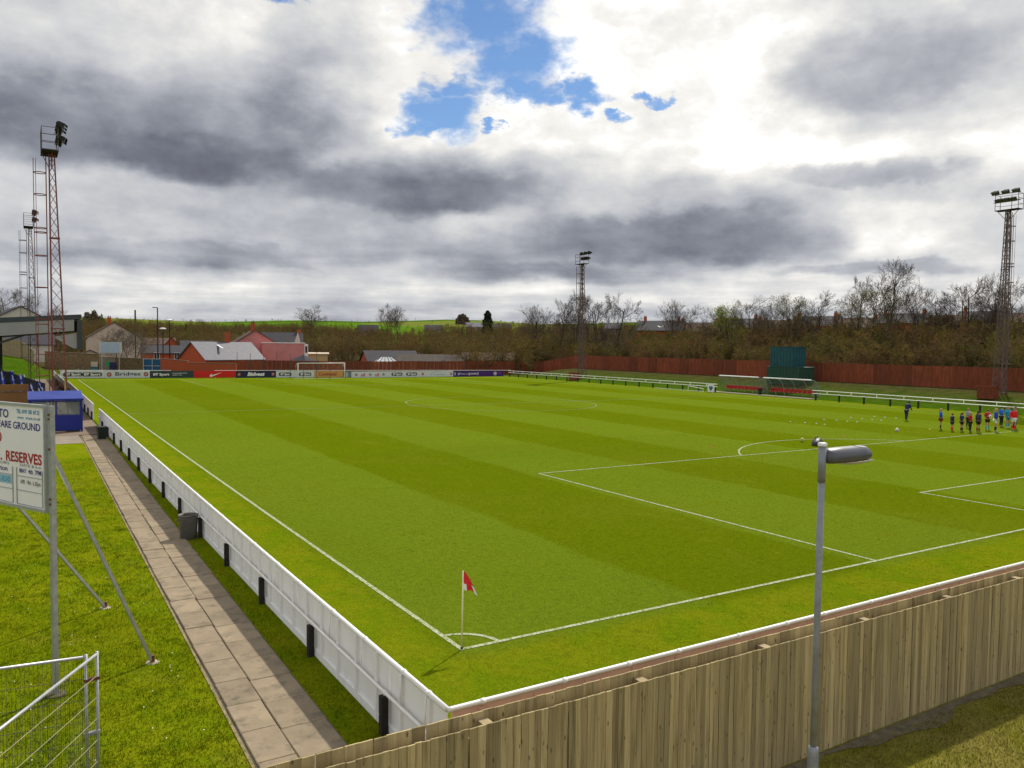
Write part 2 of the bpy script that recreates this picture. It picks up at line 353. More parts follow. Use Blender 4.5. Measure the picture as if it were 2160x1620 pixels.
M['galv_lit'] = mat('lit_galvanised', (.46, .47, .48), .42, .12, 9, .03, metal=.5)  # lit copy of the galvanised steel, brightness put into the colour
M['lamp_grey'] = mat('lamp_grey', (.20, .205, .225), .5, .12, 6, .05, metal=.2, spec=.5)
M['lamp_post'] = mat('lamp_post_steel', (.27, .285, .32), .5, .16, 7, .06, metal=.2, dirt=(.20, .19, .18), dscale=6)
M['lamp_head'] = mat('lamp_head', (.075, .077, .094), .38, .15, 5, .02, spec=.6)
M['flood_glass'] = mat('floodlight_glass', (.10, .10, .10), .3, .1, 8, spec=.4)
M['lens'] = mat('lamp_lens', (.55, .54, .52), .12, .08, 8, spec=.8)
M['plank'] = mat('fence_plank', (.36, .28, .132), .85, .3, 2.0, .5, 22, rand=.30, stretch=(7, 7, .45), col2=(.49, .395, .20), dirt=(.15, .105, .04), dscale=1.6, dlo=.50, dhi=.75)
add_knots(M['plank'])
M['plank_end'] = mat('fence_timber', (.32, .25, .14), .85, .25, 5, .4, 30, rand=.15)
M['slab'] = mat('paving_slab', (.25, .195, .128), .85, .16, 2.2, .25, 60, rand=.13, dirt=(.10, .085, .06), dscale=3.0, dlo=.50, dhi=.74)
M['red_fence'] = mat('red_timber', (.205, .048, .017), .8, .3, 3, .3, 20, rand=.26, stretch=(1, 1, .3))
M['red_brick'] = mat('red_brick', (.42, .085, .03), .85, .2, 6, .3, 50, rand=.1)
M['stone'] = mat('rubble_stone', (.20, .135, .07), .9, .35, 3, .5, 14, rand=.25, dirt=(.09, .065, .04), dscale=2)
M['mortar'] = mat('mortar', (.16, .12, .08), .95, .2, 5, .4, 30)
M['render'] = mat('cream_render', (.55, .46, .36), .85, .1, .6, .15, 60, dirt=(.42, .33, .25), dscale=.8)
M['render_white'] = mat('white_render', (.58, .54, .46), .85, .06, .6, .1, 60, dirt=(.45, .41, .34), dscale=.5)
M['pink'] = mat('pink_render', (.60, .235, .225), .85, .1, .7, .15, 60, dirt=(.50, .18, .17), dscale=.6)
M['slate'] = mat('slate_roof', (.065, .062, .072), .8, .25, 3, .2, 14, rand=.12, spec=.08)
M['slate_light'] = mat('wet_slate_roof', (.12, .12, .15), .6, .15, 1.5, .1, 14, rand=.06, spec=.25)
M['slate_mid'] = mat('weathered_grey_roof', (.105, .09, .08), .85, .25, 2, .2, 14, rand=.1, spec=.06)
M['tile_brown'] = mat('brown_tile_roof', (.12, .085, .068), .85, .25, 3, .2, 14, rand=.1, spec=.06)
M['blue'] = mat('blue_paint', (.006, .018, .22), .4, .12, 2, .05)
M['blue_roof'] = mat('blue_roof_sheet', (.055, .085, .36), .38, .08, 2, .04)
M['blue_gate'] = mat('blue_gate_sheet', (.008, .085, .20), .5, .2, 1.5, .05)
M['dark_steel'] = mat('dark_steel', (.06, .07, .08), .5, .2, 3, .05, metal=.3)
M['fascia'] = mat('grey_fascia', (.045, .058, .068), .5, .1, 1)
M['panel_grey'] = mat('pale_grey_cladding', (.33, .33, .34), .6, .07, .5, .05, 20, dirt=(.30, .29, .28), dscale=.6)
M['concrete'] = mat('concrete', (.24, .20, .155), .9, .18, 1.5, .3, 40, dirt=(.14, .115, .085), dscale=1.2)
M['ochre_wall'] = mat('ochre_boarding', (.23, .115, .035), .8, .2, 1.6, .2, 25, stretch=(1, 1, .4), dirt=(.13, .065, .025), dscale=.8)
M['oxide'] = mat('red_oxide_steel', (.22, .055, .042), .65, .3, 5, .1, 40, dirt=(.30, .22, .20), dscale=4)
M['oxide_dull'] = mat('faded_oxide_steel', (.13, .085, .075), .7, .3, 5, .1, 40, dirt=(.26, .22, .20), dscale=4)
M['lamp_house'] = mat('floodlight_housing', (.035, .035, .030), .85, .25, 4, .05, spec=.08)
M['green_net'] = mat('green_sheeting', (.012, .060, .038), .6, .25, 2, .25, 9, rand=.05)
M['teal_net'] = mat('teal_sheeting', (.006, .070, .088), .6, .3, 2, .25, 9)
M['seat_red'] = mat('red_seat', (.42, .008, .012), .4, .12, 3)
M['perspex'] = glass('shelter_perspex', (.80, .86, .82), .12, .84)
M['pane'] = glass('window_pane', (.75, .80, .80), .05, .68)
M['dark_glass'] = mat('dark_window_glass', (.03, .035, .04), .08, .2, 2, spec=.8)
M['light_glass'] = mat('conservatory_roof', (.55, .57, .58), .25, .1, 2)
M['black'] = mat('black_plastic', (.012, .012, .013), .5, .3, 3)
M['bin_grey'] = mat('grey_bin_plastic', (.10, .095, .085), .55, .15, 4, .05, dirt=(.05, .05, .045), dscale=3)
M['bin_dark'] = mat('dark_green_bin', (.012, .022, .016), .5, .2, 4)
M['ball_white'] = mat('ball_white', (.8, .8, .78), .4, .04)
M['wire'] = mat('mesh_wire', (.10, .10, .085), .5, .2, 9, metal=.3)
M['wire_lit'] = mat('sunlit_wire', (.55, .50, .30), .4, .1, 9, metal=.3)  # same mesh wire with sunlit brightness painted into its colour
M['rust'] = mat('rusty_clamp', (.14, .05, .03), .8, .3, 20)
M['edging'] = mat('sandy_edging', (.24, .19, .10), .95, .3, 6, .5, 30, world_pos=True)
M['foundation'] = mat('footing_concrete', (.46, .40, .31), .9, .2, 8, .4, 40)
M['soil'] = mat('dark_soil', (.09, .07, .045), .95, .4, 5, .8, 30, world_pos=True, col2=(.18, .16, .09), dirt=(.05, .045, .04), dscale=4)
M['bark'] = mat('bark', (.075, .058, .042), .9, .3, 4, .3, 20, rand=.2)
M['twig'] = mat('twigs', (.085, .058, .038), .9, .25, .5, rand=.2)
M['twig_pale'] = mat('pale_twigs', (.16, .125, .095), .9, .25, .5, rand=.15)
M['bud'] = mat('spring_buds', (.17, .165, .035), .8, .35, .6, rand=.2, island=.35, transl=.35)
M['bud_green'] = mat('fresh_leaves', (.24, .27, .03), .8, .3, .6, island=.35, transl=.4)
M['needle'] = mat('conifer_needles', (.012, .030, .010), .8, .4, 1.5, island=.4)
M['scrub'] = mat('scrub_twigs', (1, 1, 1), .9, .15, .3, attr='tint', world_pos=True, island=.3, spec=.05, transl=.3)
M['screen_print'] = mat('print_white', (.8, .8, .8), .5, .02)
def flat(name, c, rough=.55): return mat(name, c, rough, .06, 2)
P_NAVY = flat('print_navy', (.022, .022, .24)); P_BLUE = flat('print_blue', (.05, .27, .5)); P_SKY = flat('print_light_blue', (.30, .52, .68)); P_RED = flat('print_red', (.42, .015, .025)); P_DARK = flat('print_charcoal', (.03, .036, .04)); P_GREY = flat('print_grey', (.12, .12, .13))

# ------------------------------------------------------------------ terrain
def sst(a, b, v):
    t = np.clip((np.asarray(v, float)-a)/(b-a), 0, 1); return t*t*(3-2*t)
def T(x, y):
    x = np.asarray(x, float); y = np.asarray(y, float)
    z = .42*sst(0, 112, y)*np.clip(1-x/45, 0, 1)
    z = z+1.55*sst(68.8, 79, x)*(1-sst(104, 119, y))                       # bank behind the far touchline
    z = z+4.2*sst(84, 150, x)*(1-sst(230, 330, y))
    z = z+.35*sst(114, 134, y)*np.clip(1-x/40, 0, 1)+2.6*sst(114, 124, y)*sst(-3, -7, x)
    r = np.hypot(x-CAM[0], y-CAM[1]); th = np.degrees(np.arctan2(x-CAM[0], y-CAM[1]))
    left = 1-sst(16, 27, th)
    z = z+3.2*sst(170, 320, r)+(5.5*left+1.0)*sst(240, 430, r)+(33+13*sst(10, 26, th))*sst(600, 1700, r)*(1+.04*np.sin(th*.5))
    z = z+3*sst(500, 1500, r)*np.sin(x*.011)*np.cos(y*.009)
    return z
def t0(x, y): return float(T(x, y))
def axis(lo, a, b, hi, step, g):
    v = list(np.arange(a, b+.01, step)); s = step
    while v[-1] < hi: s *= g; v.append(v[-1]+s)
    s = step; f = []
    c = v[0]
    while c > lo: s *= g; c -= s; f.append(c)
    return np.array(f[::-1]+v)
def sheet(name, xs, ys, mt, dz=0.0, kind='structure'):
    X, Y = np.meshgrid(xs, ys); Z = T(X, Y)+dz; nx, ny = len(xs), len(ys)
    V = np.stack([X, Y, Z], -1).reshape(-1, 3)
    i = np.arange((nx-1)*(ny-1)); a = (i//(nx-1))*nx+i % (nx-1)
    F = np.stack([a, a+1, a+nx+1, a+nx], -1)
    return tag(np_mesh(name, V, F, mt, smooth=True), kind=kind)
def grass_mat(name, mode, island=0.0):
    mt = bpy.data.materials.new(name); mt.use_nodes = True; nt = mt.node_tree; N = nt.nodes; L = nt.links
    bs = N['Principled BSDF']; bs.inputs['Roughness'].default_value = .85; bs.inputs['Specular IOR Level'].default_value = 0
    geo = N.new('ShaderNodeNewGeometry'); pos = geo.outputs['Position']
    def noise(scale, det=4, rough=.6, st=(1, 1, 1), dist=0.0, lo=(0, 0, 0)):
        mp = N.new('ShaderNodeMapping'); mp.inputs['Scale'].default_value = st; mp.inputs['Location'].default_value = lo; L.new(pos, mp.inputs[0])
        n = N.new('ShaderNodeTexNoise'); n.inputs['Scale'].default_value = scale; n.inputs['Detail'].default_value = det; n.inputs['Roughness'].default_value = rough; n.inputs['Distortion'].default_value = dist
        L.new(mp.outputs[0], n.inputs['Vector']); return n.outputs['Fac']
    def rng_(v, a, b, c=0.0, d=1.0):
        n = N.new('ShaderNodeMapRange'); n.interpolation_type = 'SMOOTHSTEP'; L.new(v, n.inputs[0])
        for k, q in zip((1, 2, 3, 4), (a, b, c, d)): n.inputs[k].default_value = q
        return n.outputs[0]
    def m(op, a, b):
        n = N.new('ShaderNodeMath'); n.operation = op
        for k, q in enumerate((a, b)):
            if isinstance(q, (int, float)): n.inputs[k].default_value = q
            else: L.new(q, n.inputs[k])
        return n.outputs[0]
    def mix(f, a, b):
        n = N.new('ShaderNodeMix'); n.data_type = 'RGBA'
        if isinstance(f, (int, float)): n.inputs[0].default_value = f
        else: L.new(f, n.inputs[0])
        for k, q in ((6, a), (7, b)):
            if isinstance(q, tuple): n.inputs[k].default_value = (*q, 1)
            else: L.new(q, n.inputs[k])
        return n.outputs[2]
    sp = N.new('ShaderNodeSeparateXYZ'); L.new(pos, sp.inputs[0]); x, y, z = sp.outputs
    big = noise(.09, 4); mid = noise(.8, 5, .65); fine = noise(6.0, 5, .7, (1, 1, 1)); spk = noise(24.0, 4, .75)
    if mode == 'pitch':
        xw = m('ADD', x, m('MULTIPLY', m('SUBTRACT', noise(.35, 3, .6), .5), .9))
        fr = m('MODULO', m('ADD', xw, 123.0), 12.3)
        st = m('MULTIPLY', rng_(fr, 6.0, 6.35), m('SUBTRACT', 1.0, rng_(fr, 12.0, 12.3)))
        c = mix(st, (.131, .187, .010), (.110, .152, .003))
        c = mix(rng_(big, .42, .66, 0, .3), c, (.145, .178, .012)); c = mix(rng_(noise(.055, 3, .6, (1, 1, 1), .0, (21, 4, 0)), .45, .62, 0, .18), c, (.095, .145, .003))
        # the uncut fringe outside the lines is fresher
        ins = m('MULTIPLY', m('MULTIPLY', rng_(x, -.5, .1), rng_(x, 66.2, 65.6)), m('MULTIPLY', rng_(y, -.7, -.1), rng_(y, 107.6, 107.0)))
        c = mix(ins, mix(rng_(mid, .35, .65), (.130, .192, .004), (.178, .206, .006)), c)
        c = mix(rng_(noise(2.4, 6, .72, (1, .45, 1)), .56, .72, 0, .5), c, (.105, .150, .006))
        c = mix(rng_(noise(.33, 6, .7, (1, .6, 1), .4, (7, 3, 0)), .56, .70, 0, .35), c, (.165, .185, .014))
        c = mix(rng_(mid, .54, .70, 0, .35), c, (.140, .172, .006))
    elif mode == 'verge':
        c = mix(rng_(mid, .35, .65), (.152, .215, .004), (.215, .240, .006)); c = mix(rng_(big, .45, .62, 0, .6), c, (.14, .175, .003)); c = mix(rng_(noise(1.7, 6, .7, (1, 1, 1), .5, (3, 1, 0)), .55, .68, 0, .45), c, (.095, .150, .004)); c = mix(rng_(noise(.6, 5, .7, (1, 1, 1), .3, (9, 1, 0)), .55, .7, 0, .6), c, (.24, .24, .02))
    elif mode == 'dry':
        c = mix(rng_(mid, .35, .62), (.205, .185, .028), (.31, .24, .08)); c = mix(rng_(big, .4, .6, 0, .5), c, (.19, .20, .025))
    else:   # wider ground: woodland floor, then fields on the hills
        r = N.new('ShaderNodeVectorMath'); r.operation = 'LENGTH'; sb = N.new('ShaderNodeVectorMath'); sb.operation = 'SUBTRACT'; L.new(pos, sb.inputs[0]); sb.inputs[1].default_value = tuple(CAM); L.new(sb.outputs[0], r.inputs[0])
        vo = N.new('ShaderNodeTexVoronoi'); vo.inputs['Scale'].default_value = .0042; L.new(pos, vo.inputs['Vector'])
        fld = N.new('ShaderNodeValToRGB'); cr = fld.color_ramp; cr.interpolation = 'CONSTANT'
        cs = [(0, (.085, .17, .012)), (.3, (.11, .19, .015)), (.5, (.06, .12, .012)), (.68, (.14, .17, .03)), (.82, (.085, .155, .012))]
        while len(cr.elements) < len(cs): cr.elements.new(.5)
        for k, (p_, q_) in enumerate(cs): cr.elements[k].position = p_; cr.elements[k].color = (*q_, 1)
        sc = N.new('ShaderNodeSeparateColor'); L.new(vo.outputs['Color'], sc.inputs[0]); L.new(sc.outputs[0], fld.inputs[0])
        near = mix(rng_(mid, .35, .65), (.042, .095, .004), (.062, .112, .006))  # grass colour lowered to carry the shade on the bank
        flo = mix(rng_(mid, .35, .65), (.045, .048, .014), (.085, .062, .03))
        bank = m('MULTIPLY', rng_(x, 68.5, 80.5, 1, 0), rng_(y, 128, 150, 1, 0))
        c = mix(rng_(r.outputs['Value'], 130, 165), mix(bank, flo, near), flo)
        c = mix(rng_(r.outputs['Value'], 520, 640), c, fld.outputs[0])
    v = m('ADD', m('MULTIPLY', m('SUBTRACT', fine, .5), .75), m('MULTIPLY', m('SUBTRACT', spk, .5), 1.0))
    v = m('ADD', v, 1.0)
    if island:
        v = m('MULTIPLY', v, rng_(geo.outputs['Random Per Island'], 0, 1, 1-island, 1+island))
    sc2 = N.new('ShaderNodeVectorMath'); sc2.operation = 'SCALE'; L.new(c, sc2.inputs[0]); L.new(v, sc2.inputs['Scale'])
    L.new(sc2.outputs[0], bs.inputs['Base Color'])
    if island:
        tr = N.new('ShaderNodeBsdfTranslucent'); L.new(sc2.outputs[0], tr.inputs[0]); ms = N.new('ShaderNodeMixShader'); ms.inputs[0].default_value = .35
        L.new(bs.outputs[0], ms.inputs[1]); L.new(tr.outputs[0], ms.inputs[2]); L.new(ms.outputs[0], N['Material Output'].inputs[0])
    else:
        b = N.new('ShaderNodeBump'); b.inputs['Strength'].default_value = .9; b.inputs['Distance'].default_value = .05
        L.new(m('ADD', m('MULTIPLY', fine, .5), spk), b.inputs['Height']); L.new(b.outputs[0], bs.inputs['Normal'])
    return mt
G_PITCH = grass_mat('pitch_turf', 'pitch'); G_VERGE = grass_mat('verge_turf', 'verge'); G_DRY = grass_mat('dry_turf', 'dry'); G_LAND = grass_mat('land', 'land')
B_PITCH = grass_mat('pitch_blades', 'pitch', .45); B_VERGE = grass_mat('verge_blades', 'verge', .5); B_DRY = grass_mat('dry_blades', 'dry', .45)

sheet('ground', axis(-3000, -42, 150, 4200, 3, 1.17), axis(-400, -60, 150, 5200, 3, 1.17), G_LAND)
sheet('pitch', np.r_[-2.46, np.arange(0, 66.1, 3), 68.2], np.r_[-4.15, -2, np.arange(0, 108.1, 3), 110.6], G_PITCH, .012)
sheet('grass_verge', np.r_[-24., -18, -12, -9, -6, -3, -2.44], np.r_[-5.6, -3, np.arange(0, 38, 3), 38.4], G_VERGE, .008)
sheet('outer_verge', np.r_[-24., -12, -6, -3, 0, 3, 6, 9, 12, 15, 21], np.r_[-30., -20, -15, -12, -9, -6, -5.55], G_DRY, .010)

# painted lines
LINE = mat('line_paint', (.43, .45, .33), .9, .35, 30, world_pos=True, dirt=(.16, .21, .03), dscale=17.0, dlo=.44, dhi=.60, spec=.05)
def strips(lines, w0=.10, thin=()):
    mb = MB()
    for q_, pts in enumerate(lines):
        w = .062 if q_ in thin else w0
        pts = [np.array(p, float) for p in pts]; pr = None
        for i, p in enumerate(pts):
            d = pts[min(i+1, len(pts)-1)]-pts[max(i-1, 0)]; d /= np.linalg.norm(d); n = np.array([-d[1], d[0]])*w/2
            cur = [tuple(p+n)+(t0(*p)+.020,), tuple(p-n)+(t0(*p)+.020,)]
            if pr: mb.quad(pr[1], cur[1], cur[0], pr[0])
            pr = cur
    return mb
PL, PW = 106.97, 65.67; PC = PW/2
def seg(a, b, n=24): return [(a[0]+(b[0]-a[0])*k/n, a[1]+(b[1]-a[1])*k/n) for k in range(n+1)]
def arc(c, r, a0, a1, n=40): return [(c[0]+r*math.cos(a0+(a1-a0)*k/n), c[1]+r*math.sin(a0+(a1-a0)*k/n)) for k in range(n+1)]
ls = [seg((0, -.05), (0, PL+.05), 36), seg((PW, -.05), (PW, PL+.05), 36), seg((.06, 0), (PW-.06, 0)), seg((.06, PL), (PW-.06, PL)), seg((.06, PL/2), (PW-.06, PL/2)), arc((PC, PL/2), 9.15, 0, 2*math.pi, 72)]
for e, s_ in ((0, 1), (PL, -1)):
    for hw, dp in ((20.16, 16.5), (9.16, 5.5)):
        ls += [seg((PC-hw, e+s_*.06), (PC-hw, e+s_*(dp-.06)), 8), seg((PC+hw, e+s_*.06), (PC+hw, e+s_*(dp-.06)), 8), seg((PC-hw-.05, e+s_*dp), (PC+hw+.05, e+s_*dp))]
    a = math.acos(5.5/9.15); b = (math.pi/2 if s_ > 0 else -math.pi/2); ls.append(arc((PC, e+s_*11), 9.15, b-a+.012, b+a-.012))
for (cx, cy, a) in ((0, 0, 0), (PW, 0, math.pi/2), (PW, PL, math.pi), (0, PL, 1.5*math.pi)): ls.append(arc((cx, cy), .8, a+.06, a+math.pi/2-.06, 12))
tag(strips(ls, .10, (1, 3, 4, 5)+tuple(range(13, 20))).build('pitch_markings', LINE), kind='structure')

# ------------------------------------------------------------------ paved path with its slabs
def xm(y): return -3.82+.0125*(y+2)
rows = []; yy = -5.4
while yy < 40: rows.append(yy); yy += .98
pb = MB(); pe = MB()
for k in range(len(rows)-1):
    for (x0, x1, mb, dz) in ((-.56, .72, pb, .016), (-.61, -.565, pe, .020)):
        ya, yb = rows[k], rows[k+1]
        mb.quad((xm(ya)+x0, ya, t0(-3.5, ya)+dz), (xm(ya)+x1, ya, t0(-3.5, ya)+dz), (xm(yb)+x1, yb, t0(-3.5, yb)+dz), (xm(yb)+x0, yb, t0(-3.5, yb)+dz))
path = tag(pb.build('path', mat('path_bedding', (.11, .09, .06), .95, .3, 5, .5, 30, world_pos=True)), kind='structure')
pe.build('edging', M['edging'], path)
def slab_mesh(w, l):
    mb = MB(); b = .012; h = .03
    V = [(-w/2, -l/2, -.03), (w/2, -l/2, -.03), (w/2, l/2, -.03), (-w/2, l/2, -.03), (-w/2, -l/2, h-b), (w/2, -l/2, h-b), (w/2, l/2, h-b), (-w/2, l/2, h-b), (-w/2+b, -l/2+b, h), (w/2-b, -l/2+b, h), (w/2-b, l/2-b, h), (-w/2+b, l/2-b, h)]
    F = [(0, 1, 5, 4), (1, 2, 6, 5), (2, 3, 7, 6), (3, 0, 4, 7), (4, 5, 9, 8), (5, 6, 10, 9), (6, 7, 11, 10), (7, 4, 8, 11), (8, 9, 10, 11)]
    me = bpy.data.meshes.new('slab'); me.from_pydata(V, [], F); me.materials.append(M['slab']); me.update(); return me
sm = {0: slab_mesh(.53, .970), 1: slab_mesh(.69, .970)}
for k in range(len(rows)-1):
    for c in (0, 1):
        yc = rows[k]+.49+(.0 if c else .17)
        o = bpy.data.objects.new('slab', sm[c]); COL.objects.link(o); o.parent = path
        o.location = (xm(yc)+(-.273 if c == 0 else .352)+random.uniform(-.008, .008), yc, t0(-3.5, yc)+.016+random.uniform(-.006, .006))
        o.rotation_euler = (random.uniform(-.008, .008), random.uniform(-.008, .008), random.uniform(-.012, .012))
sheet('concrete_apron', np.r_[-15., -12, -9, -6, -3.95], np.r_[36.2, 39, 42, 45, 48, 51.5], M['concrete'], .022)
sheet('walkway', np.r_[-8.4, -6, -3, -2.6], np.r_[40.2, 42, 45, 48, 51, 54, 60, 66, 72, 78, 84, 90, 96, 102, 108, 111], mat('walkway_concrete', (.19, .14, .095), .9, .2, .8, .2, 30, world_pos=True, dirt=(.13, .10, .07), dscale=.7), .030)
sm_s = MB()
for k in range(60):
    x = -6+k*.45; y0 = -5.98; w = .24+.12*math.sin(x*1.7)+.08*math.sin(x*4.1)
    x2 = x+.45; w2 = .24+.12*math.sin(x2*1.7)+.08*math.sin(x2*4.1)
    sm_s.quad((x, y0-w, .022), (x2, y0-w2, .022), (x2, y0, .022), (x, y0, .022))
tag(sm_s.build('soil_strip', M['soil']), kind='structure')

# ------------------------------------------------------------------ grass blades near the camera
def blades(name, label, n, region, hmin, hmax, wd, mt, dens=None, keep=None, lean=.5):
    x = rng.uniform(region[0], region[1], n)
    u = rng.uniform(0, 1, n); y = region[2]+(region[3]-region[2])*(u**dens if dens else u)
    if keep is not None:
        k = keep(x, y); x = x[k]; y = y[k]; n = len(x)
    z = T(x, y)+.006; h = rng.uniform(hmin, hmax, n)*(.7+.6*(np.sin(x*3.1+1.3*np.sin(y*2.3))*np.sin(y*2.7+np.sin(x*1.9))*.5+.5)); a = rng.uniform(0, 2*np.pi, n); b = rng.uniform(0, 2*np.pi, n); l = rng.uniform(.15, lean, n)*h
    w = rng.uniform(.6, 1.2, n)*wd
    p0 = np.stack([x-np.cos(a)*w, y-np.sin(a)*w, z], -1); p1 = np.stack([x+np.cos(a)*w, y+np.sin(a)*w, z], -1); p2 = np.stack([x+np.cos(b)*l, y+np.sin(b)*l, z+h], -1)
    V = np.stack([p0, p1, p2], 1).reshape(-1, 3); F = np.arange(3*n).reshape(-1, 3)
    return tag(np_mesh(name, V, F, mt), label, 'grass', kind='stuff')
def off_path(x, y): return (x < xm(y)-.58+.05*np.sin(y*5.3)+.035*np.sin(y*13)) | (x > xm(y)+.74)
blades('grass', 'tufted verge grass beside the paved path', 210000, (-11.5, -2.5, -5.5, 30), .02, .06, .008, B_VERGE, 1.9, lambda x, y: off_path(x, y) & (x > -7.6-.42*(y+13)*.5), .9)
blades('grass', 'mown turf of the near end of the pitch', 230000, (-2.35, 30, -4.1, 26), .010, .026, .008, B_PITCH, 1.7, lambda x, y: (x < 9+y*1.05+9), .9)
blades('grass', 'dry straggly grass outside the timber fence', 60000, (1.5, 11, -10, -6.15), .02, .055, .007, B_DRY, None, None, .9)

# longer tufts and daisies on the verge
def tufts(n, nb, region, keep, name, label, mt, h0, h1, rad):
    cx = rng.uniform(region[0], region[1], n); cy = region[2]+(region[3]-region[2])*rng.uniform(0, 1, n)**1.7; k = keep(cx, cy); cx, cy = cx[k], cy[k]; n = len(cx)
    x = np.repeat(cx, nb)+rng.normal(0, rad, n*nb); y = np.repeat(cy, nb)+rng.normal(0, rad, n*nb); h = rng.uniform(h0, h1, n*nb); a = rng.uniform(0, 2*np.pi, n*nb); b = rng.uniform(0, 2*np.pi, n*nb); z = T(x, y)
    w = .006; l = h*rng.uniform(.2, .9, n*nb)
    V = np.stack([np.stack([x-np.cos(a)*w, y-np.sin(a)*w, z], -1), np.stack([x+np.cos(a)*w, y+np.sin(a)*w, z], -1), np.stack([x+np.cos(b)*l, y+np.sin(b)*l, z+h], -1)], 1).reshape(-1, 3)
    return tag(np_mesh(name, V, np.arange(len(V)).reshape(-1, 3), mt), label, 'grass', kind='stuff')
off_v = lambda x, y: off_path(x, y) & (x < -3.9)
tufts(1500, 40, (-11, -3.9, -5.5, 22), off_v, 'grass_tufts', 'longer dark tufts dotted over the verge', mat('dark_blades', (.125, .185, .006), .85, .3, 3, island=.4, spec=0, transl=.3, world_pos=True), .03, .065, .07)
tufts(420, 26, (-2.3, 16, -4.1, 9), lambda x, y: (x < 0) | (y < 0) | (rng.uniform(0, 1, len(x)) < .25), 'grass_tufts', 'coarser tufts along the edges of the pitch', mat('edge_blades', (.10, .155, .006), .85, .3, 3, island=.4, spec=0, transl=.3, world_pos=True), .02, .045, .06)
n = 240; dx = rng.uniform(-10.5, -3.0, n); dy = -5+30*rng.uniform(0, 1, n)**1.6; k = off_path(dx, dy); dx, dy = dx[k], dy[k]; dz = T(dx, dy)+rng.uniform(.035, .06, len(dx)); ang = np.arange(6)*np.pi/3
V = np.stack([dx[:, None]+.011*np.cos(ang)[None], dy[:, None]+.011*np.sin(ang)[None], np.repeat(dz[:, None], 6, 1)], -1).reshape(-1, 3); F = np.arange(len(dx)*6).reshape(-1, 6)
tag(np_mesh('daisies', V, F, mat('daisy_petals', (.8, .8, .74), .7, .05)), 'tiny white daisies scattered over the verge', 'flowers', kind='stuff')

# ------------------------------------------------------------------ white pitch barriers
def barrier_x(name, label, x, ys, far=False, end_y0=None, end_y1=None, grp='white pitch barriers'):
    'a barrier along the touchline with black posts at ys'
    y0 = ys[0] if end_y0 is None else end_y0; y1 = ys[-1] if end_y1 is None else end_y1
    z0 = t0(x, y0); t = wthing(name, label, 'barrier', (x, y0, z0), grp)
    ks = [y0]+[y for y in ys if y0+.2 < y < y1-.2]+[y1]
    for a, b in zip(ks[:-1], ks[1:]):
        mb = MB(); za, zb = t0(x, a), t0(x, b); n = max(2, int(round((b-a)/.86)))
        A = Vector((x+.02, a+.004, za+.03)); B = Vector((x+.02, b-.004, zb+.03))
        mb.prism([A, B, B+Vector((0, 0, 1.055)), A+Vector((0, 0, 1.055))], (.012, 0, 0))
        if not far or b < 85:
            for k in range(n):                                   # folded ribs of the sheet
                yy = a+(b-a)*(k+.5)/n; zz = t0(x, yy)
                mb.box((x-.004, yy, zz+.555), (.048, .075, 1.02))
            mb.bar((x+.002, a+.01, za+.09), (x+.002, b-.01, zb+.09), .03, .13)
        mb.build('panel', M['white_sheet'], t)
    tr = MB(); tr.tube([(x+.015, y, t0(x, y)+1.105) for y in ks], .038, 8); tr.build('top_rail', M['white'], t, True)
    mr = MB(); mr.tube([(x-.055, y, t0(x, y)+.63) for y in ks], .026, 8); mr.build('mid_rail', M['white'], t, True)
    for y in ys:
        zz = t0(x, y); mb = MB(); mb.box((x-.075, y, zz+.29), (.105, .11, .60), random.uniform(-.06, .06))
        p = mb.build('post', M['black_post'], t); p.rotation_euler = (0, 0, 0)
        c = MB(); c.tube([(x-.055, y-.035, zz+.63), (x-.055, y+.035, zz+.63)], .036, 8); c.tube([(x-.055, y, zz+.575), (x-.055, y, zz+.66)], .024, 8); c.build('clamp', M['white'], t, True)
    for a, b in zip(ks[:-1], ks[1:]):                               # thin stanchions between the rails
        for f in ((.28, .72) if b < 40 else (.5,)):
            yy = a+(b-a)*f; zz = t0(x, yy); c = MB(); c.tube([(x-.05, yy, zz+.62), (x-.03, yy, zz+1.08)], .013, 6); c.tube([(x+.015, yy-.03, zz+1.105), (x+.015, yy+.03, zz+1.105)], .046, 8); c.build('stanchion', M['white'], t, True)
    return t
py = [-2.33+3.43*k for k in range(14)]
barrier_x('pitch_barrier', 'long white panelled barrier with black posts between the paved path and the pitch', -2.47, py, end_y0=-4.18, end_y1=45.3)
barrier_x('pitch_barrier', 'white barrier running past the blue shelter, beyond the gap in the railing', -2.5, [49.8+3.3*k for k in range(10)], True, end_y0=49.4, end_y1=81.0)
barrier_x('pitch_barrier', 'farthest length of white barrier, below the big stand by the advertising boards', -2.75, [82.2+3.4*k for k in range(9)], True, end_y0=81.6, end_y1=110.5)
